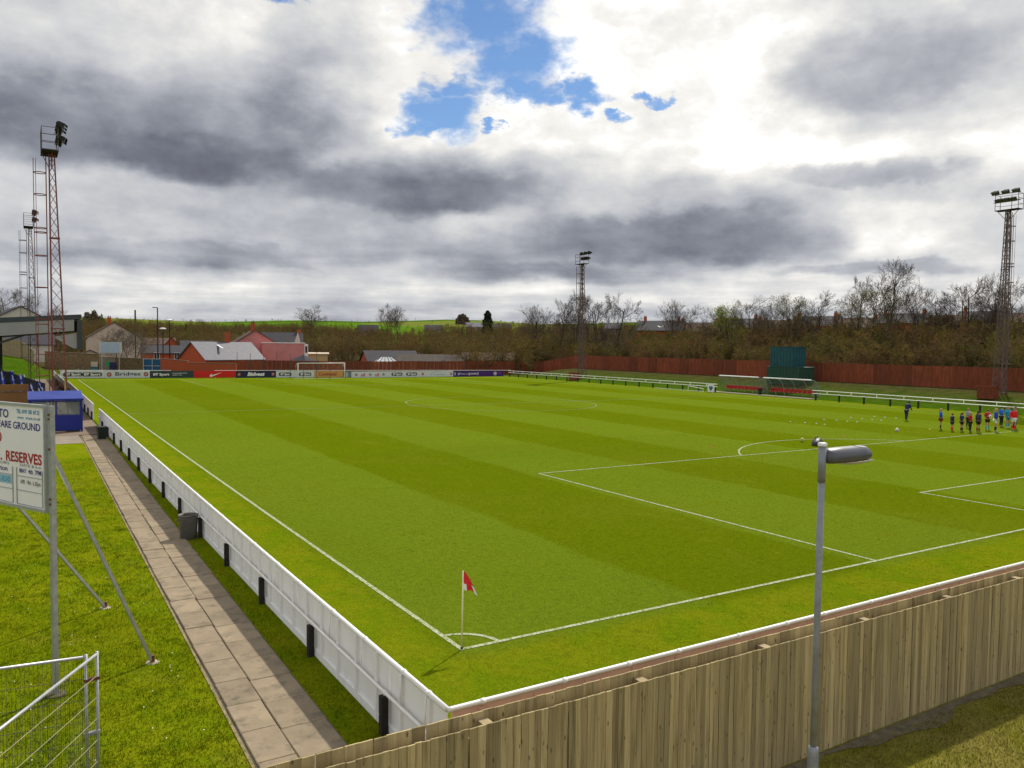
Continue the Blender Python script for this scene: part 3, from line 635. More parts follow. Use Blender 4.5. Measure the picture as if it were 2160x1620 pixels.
def goal_barrier():
    y = -4.2; t = wthing('pitch_barrier', 'pale rail with pinkish panels just behind the near timber fence', 'barrier', (-2.45, y, 0), 'white pitch barriers')
    xs = [-2.40+3.43*k for k in range(8)]
    for a, b in zip(xs[:-1], xs[1:]):
        mb = MB(); mb.bbox(a+.004, b-.004, y-.014, y-.002, .03, 1.085)
        for k in range(4):
            xx = a+(b-a)*(k+.5)/4; mb.box((xx, y-.02, .55), (.085, .024, 1.0))
        mb.build('panel', M['pink_panel'], t)
        c = MB(); c.box(((a+b)/2, y-.075, .29), (.11, .105, .6)); c.build('post', M['black_post'], t)
    tr = MB(); tr.tube([(-2.46, y-.008, 1.105)]+[(x, y-.008, 1.105) for x in xs], .034, 10); tr.build('top_rail', M['white'], t, True)
    mr = MB(); mr.tube([(xs[0], y-.05, .63), (xs[-1], y-.05, .63)], .026, 8); mr.build('mid_rail', M['white'], t, True)
    for x in xs[:-1]:
        for f in (.45, 1.75, 2.9): c = MB(); c.tube([(x+f-.035, y-.01, 1.10), (x+f+.035, y-.008, 1.105)], .041, 10); c.build('clamp', M['white'], t, True)
goal_barrier()

# ------------------------------------------------------------------ near timber fence: two skins of planks on posts
def timber_fence():
    yf, yb, top = -5.93, -5.70, 1.76
    t = thing('timber_fence', 'weathered brown double-sided plank fence across the foreground', 'fence', (0, 0, 0))
    vs = []
    for k in range(7):
        r = random.Random(k); w = .112; h = top; mb = MB(); n = 5
        pts = []
        for i in range(n+1):
            z = h*i/n; bow = .006*math.sin(i*1.3+k); wd = w/2
            pts.append((bow, z, wd))
        V = []; F = []
        for (bx, z, wd) in pts:
            V += [(bx-wd, -.009, z), (bx+wd, -.009, z), (bx+wd, .009, z), (bx-wd, .009, z)]
        for i in range(n):
            for j in range(4): F.append((i*4+j, i*4+(j+1) % 4, i*4+4+(j+1) % 4, i*4+4+j))
        F += [(3, 2, 1, 0), (n*4, n*4+1, n*4+2, n*4+3)]
        me = bpy.data.meshes.new('plank'); me.from_pydata(V, [], F); me.materials.append(M['plank']); me.update(); vs.append(me)
    x = -5.6
    while x < 12.6:
        w = random.choice((.078, .085, .09, .095, .105))
        o = bpy.data.objects.new('plank', random.choice(vs)); COL.objects.link(o); o.parent = t
        o.location = (x+w/2, yf+random.uniform(-.006, .006), -.02); o.scale = ((w-.004)/.112, 1, 1+random.uniform(-.0015, .0015))
        o.rotation_euler = (0, random.uniform(-.004, .004), random.uniform(-.06, .06))
        x += w
    x = -5.6
    while x < 12.6:
        w = random.choice((.12, .135, .15))
        o = bpy.data.objects.new('plank', random.choice(vs)); COL.objects.link(o); o.parent = t
        o.location = (x+w/2, yb+random.uniform(-.004, .004), -.02); o.scale = ((w-.004)/.112, 1, 1.022+random.uniform(-.002, .002)); o.rotation_euler = (0, random.uniform(-.004, .004), random.uniform(-.03, .03))
        x += w
    for k in range(9):
        xx = -5.0+2.18*k; mb = MB(); mb.box((xx, (yf+yb)/2, .85), (.12, yb-yf-.03, 1.70)); mb.build('fence_post', M['plank_end'], t)
    for z in (.35, 1.58):
        mb = MB(); mb.bbox(-5.6, 12.6, yf+.012, yf+.05, z-.05, z+.05); mb.build('rail', M['plank_end'], t)
        mb = MB(); mb.bbox(-5.6, 12.6, yb-.05, yb-.012, z-.05, z+.05); mb.build('rail', M['plank_end'], t)
timber_fence()

# ------------------------------------------------------------------ street lamp in front of the fence
def street_lamp():
    p = S(1727, 1200, 9.0); x, y = p.x, p.y; zg = t0(x, y)
    t = thing('street_lamp', 'slim grey lamp post with a dark cylindrical lantern in front of the timber fence', 'street lamp', (x, y, zg))
    zc = 1.26; zt = 4.66
    mb = MB(); mb.tube([(0, 0, 0), (0, 0, zc-.06), (0, 0, zc-.015), (0, 0, zc)], [.061, .061, .056, .036], 16); b = mb.build('base_column', M['lamp_post'], t, True)
    d = MB(); d.box((.0, -.060, .75), (.07, .012, .45)); d.build('access_door', M['lamp_post'], b)
    mb = MB(); mb.tube([(0, 0, zc-.02), (.0, 0, 2.6), (.0, 0, zt-.2)], [.038, .037, .036], 14); mb.build('pole', M['lamp_post'], t, True)
    mb = MB(); mb.tube([(0, 0, zt-.40), (0, 0, zt)], .043, 16); mb.tube([(0, -.03, zt-.34), (0, -.055, zt-.34)], .009, 6); mb.build('collar', M['lamp_post'], t, True)
    mb = MB(); mb.lathe((0, 0, zt), [(.048, 0), (.052, .01), (.048, .036), (.03, .042)], 16); mb.build('cap', M['white_clean'], t, True)
    zl = zt-.13; k_ = 1.0
    V = []; n = 20; F = []
    st = [(.03, .02), (.045, .078), (.10, .10), (.30, .104), (.5, .104), (.64, .103), (.73, .095), (.79, .066), (.825, .03), (.83, .004)]
    for (sx, r) in st:
        for j in range(n):
            a = 2*math.pi*j/n; zz = math.sin(a)*r
            if zz < -.55*r: zz = -.55*r-(abs(zz)-.55*r)*.35
            V.append((sx, math.cos(a)*r*1.15, zl+zz))
    for i in range(len(st)-1):
        for j in range(n): F.append((i*n+j, i*n+(j+1) % n, (i+1)*n+(j+1) % n, (i+1)*n+j))
    F.append(tuple(range(n))[::-1])
    mb = MB(); mb.add(V, F); ln = mb.build('lantern', M['lamp_head'], t, True)
    V = []; F = []; st = [(.30, .01), (.34, .035), (.5, .048), (.65, .046), (.74, .035), (.80, .015), (.815, .002)]
    for (sx, r) in st:
        for j in range(13):
            a = math.pi+math.pi*j/12; V.append((sx, math.cos(a)*.095, zl-.062+math.sin(a)*r))
    for i in range(len(st)-1):
        for j in range(12): F.append((i*13+j, i*13+j+1, (i+1)*13+j+1, (i+1)*13+j))
    mb = MB(); mb.add(V, F); mb.build('bowl', M['lens'], ln, True)
    V = []; F = []; st = [(.56, .02), (.60, .05), (.68, .062), (.75, .05), (.79, .02)]
    for (sx, w) in st:
        r = .1045 if sx < .65 else (.100 if sx < .74 else (.088 if sx < .78 else .068))
        for j in range(7):
            a = math.pi/2+(j-3)/3*w*9; V.append((sx, math.cos(a)*r*1.15, zl+.002+math.sin(a)*r))
    for i in range(len(st)-1):
        for j in range(6): F.append((i*7+j, i*7+j+1, (i+1)*7+j+1, (i+1)*7+j))
    mb = MB(); mb.add(V, F); mb.build('clear_window', M['lens'], ln, True)
street_lamp()

# ------------------------------------------------------------------ corner flags
def corner_flag(x, y, near):
    z = t0(x, y); t = thing('corner_flag', 'red and white corner flag on a white pole at the nearest corner' if near else 'small far-off corner flag pole at the far end of the near touchline', 'corner flag', (x, y, z), 0, 'corner flags')
    mb = MB(); mb.tube([(0, 0, 0), (0, 0, .06)], .022, 8); mb.build('base', M['black'], t)
    mb = MB(); mb.tube([(0, 0, .05), (.02, .012, 1.5)], .0155, 8); mb.build('pole', mat('flag_pole', (.72, .68, .45), .5, .06) if near else M['white'], t, True)
    if near:
        V = []; F = []; n = 9; m_ = 7
        for i in range(n):
            u = i/(n-1)
            for j in range(m_):
                v = j/(m_-1)
                # flag hanging with folds, falling away from the pole
                hx = .02+.27*u*(.45+.55*v); hz = 1.50-.34*v-.16*u**1.5*(1-.3*v)-.02*math.sin(u*9)*v; hy = .012+.035*math.sin(u*8+v*2)*u
                V.append((hx*math.cos(-.55)-hy*math.sin(-.55), hx*math.sin(-.55)+hy*math.cos(-.55), hz))
        for i in range(n-1):
            for j in range(m_-1): F.append((i*m_+j, (i+1)*m_+j, (i+1)*m_+j+1, i*m_+j+1))
        mb = MB()
        red = [f for f in F]; mb.add(V, F)
        for k, f in enumerate(F):
            i, j = divmod(k, m_-1); mb.mi[k] = 1 if (j >= 4 and i < 2) or (i >= 6 and j >= 3) else 0
        mb.build('flag', [flat('flag_red', (.62, .012, .012), .6), flat('flag_white', (.78, .76, .74), .6)], t, True)
    else:
        mb = MB(); mb.prism([(0, 0, 1.5), (0, 0, 1.2), (.05, -.25, 1.3)], (.01, 0, 0)); mb.build('flag', flat('flag_pale', (.6, .6, .55)), t)
corner_flag(0, 0, True); corner_flag(0, PL, False)

# ------------------------------------------------------------------ fixture board on posts
def fixture_board():
    # near post foot (-6.56, 1.49); the board runs back to the left, its face turned towards the stand and the camera
    foot = Vector((-6.585, 1.56, 0)); dr = Vector((.47, -.883, 0)).normalized()      # along the lettering, left to right
    nrm = Vector((dr.y, -dr.x, 0)).normalized()
    if nrm.dot(Vector(CAM)-foot) < 0: nrm = -nrm
    up = Vector((0, 0, 1)); W = 3.3; zb, zt = 3.01, 4.66
    t = wthing('fixture_board', 'white fixture sign on braced steel posts, reading RESERVES', 'sign', foot)
    rt = foot-dr*.12+nrm*.02; lf = rt-dr*W
    def rect(u0, u1, z0, z1, off, th, m_, name, par=t):
        a = rt-dr*u1+nrm*off; b = rt-dr*u0+nrm*off
        mb = MB(); mb.prism([a+up*z0, b+up*z0, b+up*z1, a+up*z1], nrm*th); return mb.build(name, m_, par)
    pan = rect(0, W, zb, zt, 0, .03, M['board_face'], 'panel')
    for (u0, u1, z0, z1) in ((-.02, W+.02, zt-.005, zt+.04), (-.02, W+.02, zb-.04, zb+.005)): rect(u0, u1, z0, z1, -.01, .065, M['galv_lit'], 'frame_edge')
    rect(-.035, -.004, zb-.04, zt+.04, -.012, .06, M['galv_lit'], 'frame_edge')
    for k, u in enumerate((-.10, 2.6)):
        b = foot-dr*(u+.1 if k else 0); mb = MB(); mb.bar(b+up*0, b+up*(zt+.03), .075, .075, dr); p = mb.build('post', M['galv'], t)
        for z in ((4.55, 4.48, 4.0, 3.2, 3.12) if k == 0 else ()): q = MB(); q.bar(b+nrm*.036+up*z, b+nrm*.052+up*z, .032); q.build('bolt', M['rust'], p)
        mb = MB(); mb.lathe(b+up*.0, [(.16, 0), (.15, .03), (.05, .035)], 10); mb.build('post_footing', M['soil'], t)
    for a, b in ((foot+up*3.95, Vector((-5.06, 2.22, .02))), (foot-dr*2.5+up*3.8, Vector((-5.50, 5.90, .02)))):
        mb = MB(); mb.bar(a, b, .05, .05); mb.build('brace', M['galv'], t)
        mb = MB(); mb.lathe(b-up*.015, [(.13, 0), (.11, .015), (.04, .02)], 7); mb.build('footing', M['foundation'], t)
        mb = MB(); mb.box(b+up*.06, (.07, .07, .12)); mb.build('foot_bracket', M['rust'], t)
    F_ = .0345
    def tx(s, size, u, z, m_, width=None, bold=.012, align='RIGHT', name='lettering'): text(s, size, rt-dr*u+nrm*F_+up*z, dr, up, m_, pan, name, width, bold, align)
    tx('TO', .14, 1.02, zt-.215, P_NAVY, .30, .02); tx('WELCOME', .14, 1.56, zt-.215, P_NAVY, 1.1, .02)
    tx('TEL: 0191 581 69 23', .068, .12, zt-.125, P_BLUE, .66, .02); tx('www.', .05, .56, zt-.215, P_BLUE, .2, .01); tx('trust.co.uk', .05, .09, zt-.215, P_BLUE, .42, .01)
    tx('WELFARE GROUND', .118, .10, zt-.385, P_NAVY, 1.62, .014)
    tx('0', .155, 1.24, zt-.625, P_RED, .13, .03)
    tx('RESERVES', .168, .07, zt-.93, P_RED, 1.05, .028); tx('.', .168, 1.24, zt-.93, P_RED, .05, .03)
    tx('VISITORS', .046, 1.02, zt-.995, P_GREY, .62, .0); tx('DATE & k.o.', .046, .08, zt-.995, P_GREY, .62, .0)
    tx('erton', .085, 1.08, zt-1.105, P_NAVY, .36, .01); tx('MAY  4th  7PM', .076, .10, zt-1.10, P_NAVY, .62, .012)
    rect(.96, 1.6, zt-1.315, zt-1.175, .031, .003, P_SKY, 'fixture_strip', pan); tx('OL ACAD', .085, 1.0, zt-1.285, P_BLUE, .42, .02)
    tx('APR  19th  6.30pm', .07, .12, zt-1.28, P_GREY, .58, .006)
    for (u0, u1) in ((.06, .80), (.92, 2.3)):
        for z in (zt-1.62, zt-1.39, zt-1.155): rect(u0, u1, z-.005, z+.005, .031, .010, M['galv_lit'], 'slot_rail', pan)
        for u in (u0, u1): rect(u-.006, u+.006, zt-1.62, zt-1.02, .031, .012, M['galv'], 'slot_edge', pan)
fixture_board()

# ------------------------------------------------------------------ temporary mesh fence panels
def mesh_panel(p0, p1, label):
    p0 = Vector(p0); p1 = Vector(p1); up = Vector((0, 0, 1)); d = (p1-p0).normalized(); n = Vector((-d.y, d.x, 0)); h = 2.0
    t = wthing('mesh_fence_panel', label, 'fence panel', p0, 'temporary fence panels')
    for q in (p0, p1): mb = MB(); mb.tube([q, q+up*h], .019, 10); mb.build('upright', M['galv'], t, True)
    for z in (h-.03, .14): mb = MB(); mb.tube([p0+up*z, p1+up*z], .0185, 10); mb.build('cross_tube', M['galv_lit'], t, True)
    L_ = (p1-p0).length; mb = MB(); k = .045
    while k < L_: mb.bar(p0+d*k+up*.14, p0+d*k+up*(h-.04), .0032); k += .045
    mb.build('vertical_wires', M['wire'], t)
    for i in range(1, 7):
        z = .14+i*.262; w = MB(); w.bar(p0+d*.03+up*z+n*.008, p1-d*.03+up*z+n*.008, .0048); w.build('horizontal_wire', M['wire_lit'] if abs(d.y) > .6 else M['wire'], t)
    return t
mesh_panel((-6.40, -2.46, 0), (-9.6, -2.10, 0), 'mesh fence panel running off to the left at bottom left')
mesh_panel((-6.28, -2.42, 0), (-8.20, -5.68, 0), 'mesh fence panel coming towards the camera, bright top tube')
for z, m_ in ((1.68, M['rust']), (1.02, M['galv'])):
    t = wthing('fence_clamp', 'rusty red clamp joining the two mesh panels, upper one' if z > 1.5 else 'grey clamp joining the two mesh panels, lower one', 'clamp', (-6.34, -2.44, z), 'fence clamps')
    mb = MB(); mb.box((-6.34, -2.44, z), (.17, .055, .035), .3); mb.build('jaw', m_, t); mb = MB(); mb.tube([(-6.34, -2.48, z), (-6.34, -2.39, z)], .012, 6); mb.build('bolt', M['galv'], t)

# ------------------------------------------------------------------ bins
def round_bin():
    x, y = -2.86, 11.45; z = t0(x, y)
    t = thing('litter_bin', 'grey round plastic bin standing against the white barrier', 'bin', (x, y, z))
    mb = MB(); mb.lathe((0, 0, 0), [(.215, 0), (.225, .02), (.265, .62), (.275, .70), (.26, .70), (.245, .66), (.21, .1)], 28, False); mb.build('body', M['bin_grey'], t, True)
    mb = MB(); mb.lathe((0, 0, .08), [(.208, 0), (.205, .004)], 28); mb.build('base', M['black'], t)
    mb = MB(); mb.lathe((0, 0, .68), [(.27, 0), (.287, .004), (.287, .03), (.262, .034), (.26, 0)], 28, False); mb.build('rim', M['bin_grey'], t, True)
    for s in (-1, 1): mb = MB(); mb.tube([(s*.26, -.06, .56), (s*.31, -.05, .58), (s*.31, .05, .58), (s*.26, .06, .56)], .012, 6); mb.build('handle', M['bin_grey'], t)
round_bin()
def square_bin():
    x, y = -2.95, 37.6; z = t0(x, y)
    t = thing('litter_bin', 'dark green square bin at the end of the path by the shelter', 'bin', (x, y, z), .1)
    mb = MB(); mb.add([(-.19, -.19, 0), (.19, -.19, 0), (.19, .19, 0), (-.19, .19, 0), (-.25, -.25, .68), (.25, -.25, .68), (.25, .25, .68), (-.25, .25, .68)], [(3, 2, 1, 0), (0, 1, 5, 4), (1, 2, 6, 5), (2, 3, 7, 6), (3, 0, 4, 7), (4, 5, 6, 7)]); mb.build('body', M['bin_dark'], t)
    mb = MB(); mb.box((0, 0, .70), (.54, .54, .04)); mb.box((0, 0, .735), (.46, .46, .03)); mb.build('lid', M['bin_dark'], t)
    mb = MB(); mb.tube([(-.2, -.28, .7), (.2, -.28, .7)], .02, 8); mb.build('handle', M['bin_dark'], t)
square_bin()

# ------------------------------------------------------------------ blue shelter
def shelter():
    x0, x1, y0, y1 = -6.35, -3.66, 42.1, 43.9; z = t0(-5, 43); t = wthing('shelter', 'blue glazed shelter with a sloping roof beside the path', 'shelter', (-5, 43, z))
    H_ = 2.0
    for (x, y) in ((x0, y0), (x1, y0), (x0, y1), (x1, y1)): mb = MB(); mb.bbox(x-.05, x+.05, y-.05, y+.05, z, z+H_); mb.build('corner_post', M['blue'], t)
    mb = MB(); mb.bbox(x0+.05, x1-.05, y0-.03, y0+.01, z+.12, z+1.0); mb.build('lower_panel', M['blue'], t)
    mb = MB(); mb.bbox(x0+.05, x1-.05, y1-.02, y1+.02, z+.12, z+1.0); mb.build('lower_panel', M['blue'], t)
    mb = MB(); mb.bbox(x0-.02, x0+.02, y0+.05, y1-.05, z+.12, z+1.95); mb.build('end_panel', M['blue'], t)
    w = (x1-x0-.1)/2
    for k in range(2):
        a = x0+.05+k*w
        p = MB(); p.bbox(a+.04, a+w-.04, y0-.012, y0-.004, z+1.06, z+1.86); pn = p.build('window', M['pane'], t)
        f = MB(); f.bbox(a, a+.04, y0-.03, y0+.03, z+1.0, z+1.92); f.bbox(a+w-.04, a+w, y0-.03, y0+.03, z+1.0, z+1.92); f.bbox(a+.04, a+w-.04, y0-.03, y0+.03, z+1.0, z+1.06); f.bbox(a+.04, a+w-.04, y0-.03, y0+.03, z+1.86, z+1.92); f.build('window_frame', M['blue'], pn)
    p = MB(); p.bbox(x1+.004, x1+.012, y0+.1, y1-.6, z+1.06, z+1.86); p.build('window', M['pane'], t)
    mb = MB(); mb.bbox(x1-.02, x1+.02, y0+.05, y1-.5, z+.12, z+1.03); mb.build('side_panel', M['blue'], t)
    mb = MB(); mb.bbox(x0+.1, x1-.1, y0+.9, y1-.12, z+.42, z+.47); mb.build('bench', M['concrete'], t)
    mb = MB(); A = [Vector((x0-.1, y0-.18, z+2.0)), Vector((x1+.1, y0-.18, z+2.0)), Vector((x1+.1, y1+.12, z+2.36)), Vector((x0-.1, y1+.12, z+2.36))]
    mb.prism(A, (0, 0, .06)); rf = mb.build('roof', M['blue_roof'], t)
    for k in range(7):
        f = (k+.5)/7; a = A[0].lerp(A[3], f); b = A[1].lerp(A[2], f); c = MB(); c.bar(a+Vector((.02, 0, .066)), b+Vector((-.02, 0, .066)), .03, .02); c.build('roof_rib', M['blue_roof'], rf)
    mb = MB(); mb.bar((x0-.1, y0-.2, z+1.99), (x1+.1, y0-.2, z+1.99), .10, .025, (0, 1, 0)); mb.build('fascia', M['blue'], t)
shelter()

# ------------------------------------------------------------------ floodlight towers (built once, ladder on the side away from the pitch = -x)
def floodlight(label, loc, H_=19.0, colour='oxide', rot=0.0):
    t = thing('floodlight_tower', label, 'floodlight', loc, rot, 'floodlight towers'); mt = M[colour]
    def hw(z): return .47-.31*min(1, z/(H_*.96))                      # half width, tapering
    def cx(z): return .31*(1-z/H_)                                    # the ladder face stays upright, the front leg leans in
    for sx in (-1, 1):
        for sy in (-1, 1):
            mb = MB(); mb.bar((cx(0)+sx*hw(0), sy*hw(0), -.6), (cx(H_)+sx*hw(H_), sy*hw(H_), H_), .085 if sx < 0 else .07); mb.build('leg', mt, t)
    nb = 22
    for face in range(4):
        mb = MB()
        for k in range(nb):
            f = lambda i: H_*(1-(1-i/nb)**1.12)
            za, zb = f(k), f(k+1)
            def pt(z, s):
                w = hw(z); c = cx(z)
                return [(c-w, s*w, z), (c+w, s*w, z), (c+s*w, -w, z), (c+s*w, w, z)][face]
            mb.bar(pt(za, -1 if face > 1 else 0) if 0 else ((cx(za)-hw(za), (-1, 1)[face % 2]*hw(za), za) if face < 2 else (cx(za)+(-1, 1)[face % 2]*hw(za), -hw(za), za)),
                   ((cx(zb)+hw(zb), (-1, 1)[face % 2]*hw(zb), zb) if face < 2 else (cx(zb)+(-1, 1)[face % 2]*hw(zb), hw(zb), zb)), .022)
            mb.bar(((cx(za)+hw(za), (-1, 1)[face % 2]*hw(za), za) if face < 2 else (cx(za)+(-1, 1)[face % 2]*hw(za), hw(za), za)),
                   ((cx(zb)-hw(zb), (-1, 1)[face % 2]*hw(zb), zb) if face < 2 else (cx(zb)+(-1, 1)[face % 2]*hw(zb), -hw(zb), zb)), .022)
        mb.build('lattice', mt, t)
    for z in (.06, 6.3, 12.6, H_-.1):
        w = hw(z)+.04; c = cx(z); mb = MB()
        for a, b in (((c-w, -w, z), (c+w, -w, z)), ((c+w, -w, z), (c+w, w, z)), ((c+w, w, z), (c-w, w, z)), ((c-w, w, z), (c-w, -w, z))): mb.bar(a, b, .07)
        mb.build('tie_frame', mt, t)
    # ladder with safety hoops
    xl = -.36
    for sy in (-1, 1): mb = MB(); mb.bar((xl, sy*.21, .2), (xl, sy*.21, H_-.2), .055); mb.build('ladder_stile', mt, t)
    mb = MB(); z = .4
    while z < H_-.3: mb.bar((xl, -.21, z), (xl, .21, z), .022); z += .3
    mb.build('ladder_rungs', mt, t)
    z = 3.0; k = 0
    while z < H_-.2:
        mb = MB(); mb.tube([(xl-.38+.38*math.cos(a), .38*math.sin(a), z) for a in [2*math.pi*i/14 for i in range(15)]], .032, 5, False); mb.build('hoop', mt, t)
        z += (1.5, 2.1, .34, 2.2, 2.2, 1.6, .3, 2.3)[k % 8]; k += 1
    for a in (math.pi, math.pi*.72, math.pi*1.28): mb = MB(); mb.bar((xl-.38+.38*math.cos(a), .38*math.sin(a), 2.9), (xl-.38+.38*math.cos(a), .38*math.sin(a), H_-.4), .045 if a == math.pi else .022); mb.build('hoop_strap', mt, t)
    # head
    xa, xb, yw = -.62, .36, 1.12
    mb = MB(); mb.bbox(xa-.02, xb+.02, -yw-.03, yw+.03, H_, H_+.07); mb.build('platform', M['lamp_house'], t)
    for sy in (-1, 1): mb = MB(); mb.bar((0, sy*.18, H_-1.0), (0, sy*1.05, H_), .045); mb.build('platform_strut', mt, t)
    mb = MB(); mb.bar((-.2, 0, H_-.9), (xa, 0, H_), .045); mb.build('platform_strut', mt, t)
    for z in (H_+.55, H_+1.1, H_+1.6):
        mb = MB()
        for a, b in (((xa, -yw, z), (xa, yw, z)), ((xa, -yw, z), (xb, -yw, z)), ((xa, yw, z), (xb, yw, z))): mb.bar(a, b, .035)
        mb.build('guard_rail', M['oxide_dull'], t)
    for (x, y) in ((xa, -yw), (xa, yw), (xb, -yw), (xb, yw), (xa, 0)): mb = MB(); mb.bar((x, y, H_+.07), (x, y, H_+1.62), .042); mb.build('guard_post', M['oxide_dull'], t)
    for z in (H_+.85, H_+1.65): mb = MB(); mb.bar((.34, -1.3, z), (.34, 1.3, z), .07); mb.build('lamp_bar', M['lamp_house'], t)
    for i, (y, z) in enumerate(((-1.0, H_+1.88), (0, H_+1.88), (1.0, H_+1.88), (-.62, H_+1.05), (.05, H_+1.05), (.72, H_+1.05))):
        # wedge housing tipped towards the pitch, open rim in front
        tilt = R(34); c = Vector((.46, y, z)); ax = Vector((math.cos(tilt), 0, -math.sin(tilt))); u = Vector((math.sin(tilt), 0, math.cos(tilt))); s = Vector((0, 1, 0))
        mb = MB(); V = []
        for (d, w, h) in ((-.22, .13, .07), (-.10, .24, .14), (.24, .36, .19), (.29, .36, .19)):
            for a, b in ((-1, -1), (1, -1), (1, 1), (-1, 1)): V.append(c+ax*d+s*w*a+u*h*b)
        F = [(3, 2, 1, 0)]+[(i_*4+j, i_*4+(j+1) % 4, i_*4+4+(j+1) % 4, i_*4+4+j) for i_ in range(3) for j in range(4)]+[(12, 13, 14, 15)]
        mb.add(V, F); ln = mb.build('lamp', M['lamp_house'], t)
        v = MB(); v.add([c+ax*.30+s*.36*-1+u*.19, c+ax*.30+s*.36+u*.19, c+ax*.48+s*.36+u*.16, c+ax*.48-s*.36+u*.16], [(0, 1, 2, 3)]); v.build('visor', M['lamp_house'], ln)
        g = MB(); g.add([c+ax*.295+s*a*.32+u*b*.16 for a, b in ((-1, -1), (1, -1), (1, 1), (-1, 1))], [(0, 1, 2, 3)]); g.build('lamp_glass', M['flood_glass'], ln)
        y_ = MB(); y_.bar(c-ax*.02-u*.13, c-ax*.08-u*.32, .05); y_.build('bracket', M['lamp_house'], ln)
    return t
fl = floodlight('tall red lattice floodlight with a hooped ladder, beside the blue shelter', (-4.66, 52.0, t0(-4.4, 52)), 18.4)
fl2 = None
def fl_copy(label, loc, rot, sc=1.0, mt=None):
    global fl2
    if rot and fl2 is None: fl2 = c = floodlight(label, loc, 18.6, 'oxide_dull')
    else: c = copy_tree(fl2 if rot else fl, None, label); c.location = loc; c.rotation_euler = (0, 0, rot); c.scale = (sc, sc, sc)
    return c
fl_copy('floodlight standing behind the far rail in the middle of the photo', (71.2, 92.4, t0(71, 92.4)), math.pi, 1.03)
fl_copy('floodlight at the right edge, behind the group of players', (77.2, 29.9, t0(77, 29.9)), math.pi, .98)
c = fl_copy('paler farther floodlight behind the tall red one, by the far corner', (-5.25, 103.0, t0(-5, 103)), math.pi, 1.02); c.rotation_euler = (0, 0, 0)
for (x, y, lb) in ((70.0, 92.6, 'small red equipment box at the foot of the middle floodlight'), (74.6, 29.8, 'red equipment box at the foot of the right-hand floodlight')):
    z = t0(x, y); t = thing('equipment_box', lb, 'box', (x, y, z), 0, 'floodlight boxes'); mb = MB(); mb.bbox(-.5, .5, -.8, .8, 0, 1.15); mb.build('cabinet', M['red_fence'], t); mb = MB(); mb.prism([(-.56, -.86, 1.15), (.56, -.86, 1.15), (.56, -.86, 1.2), (-.56, -.86, 1.3)], (0, 1.72, 0)); mb.build('lid', M['red_fence'], t)

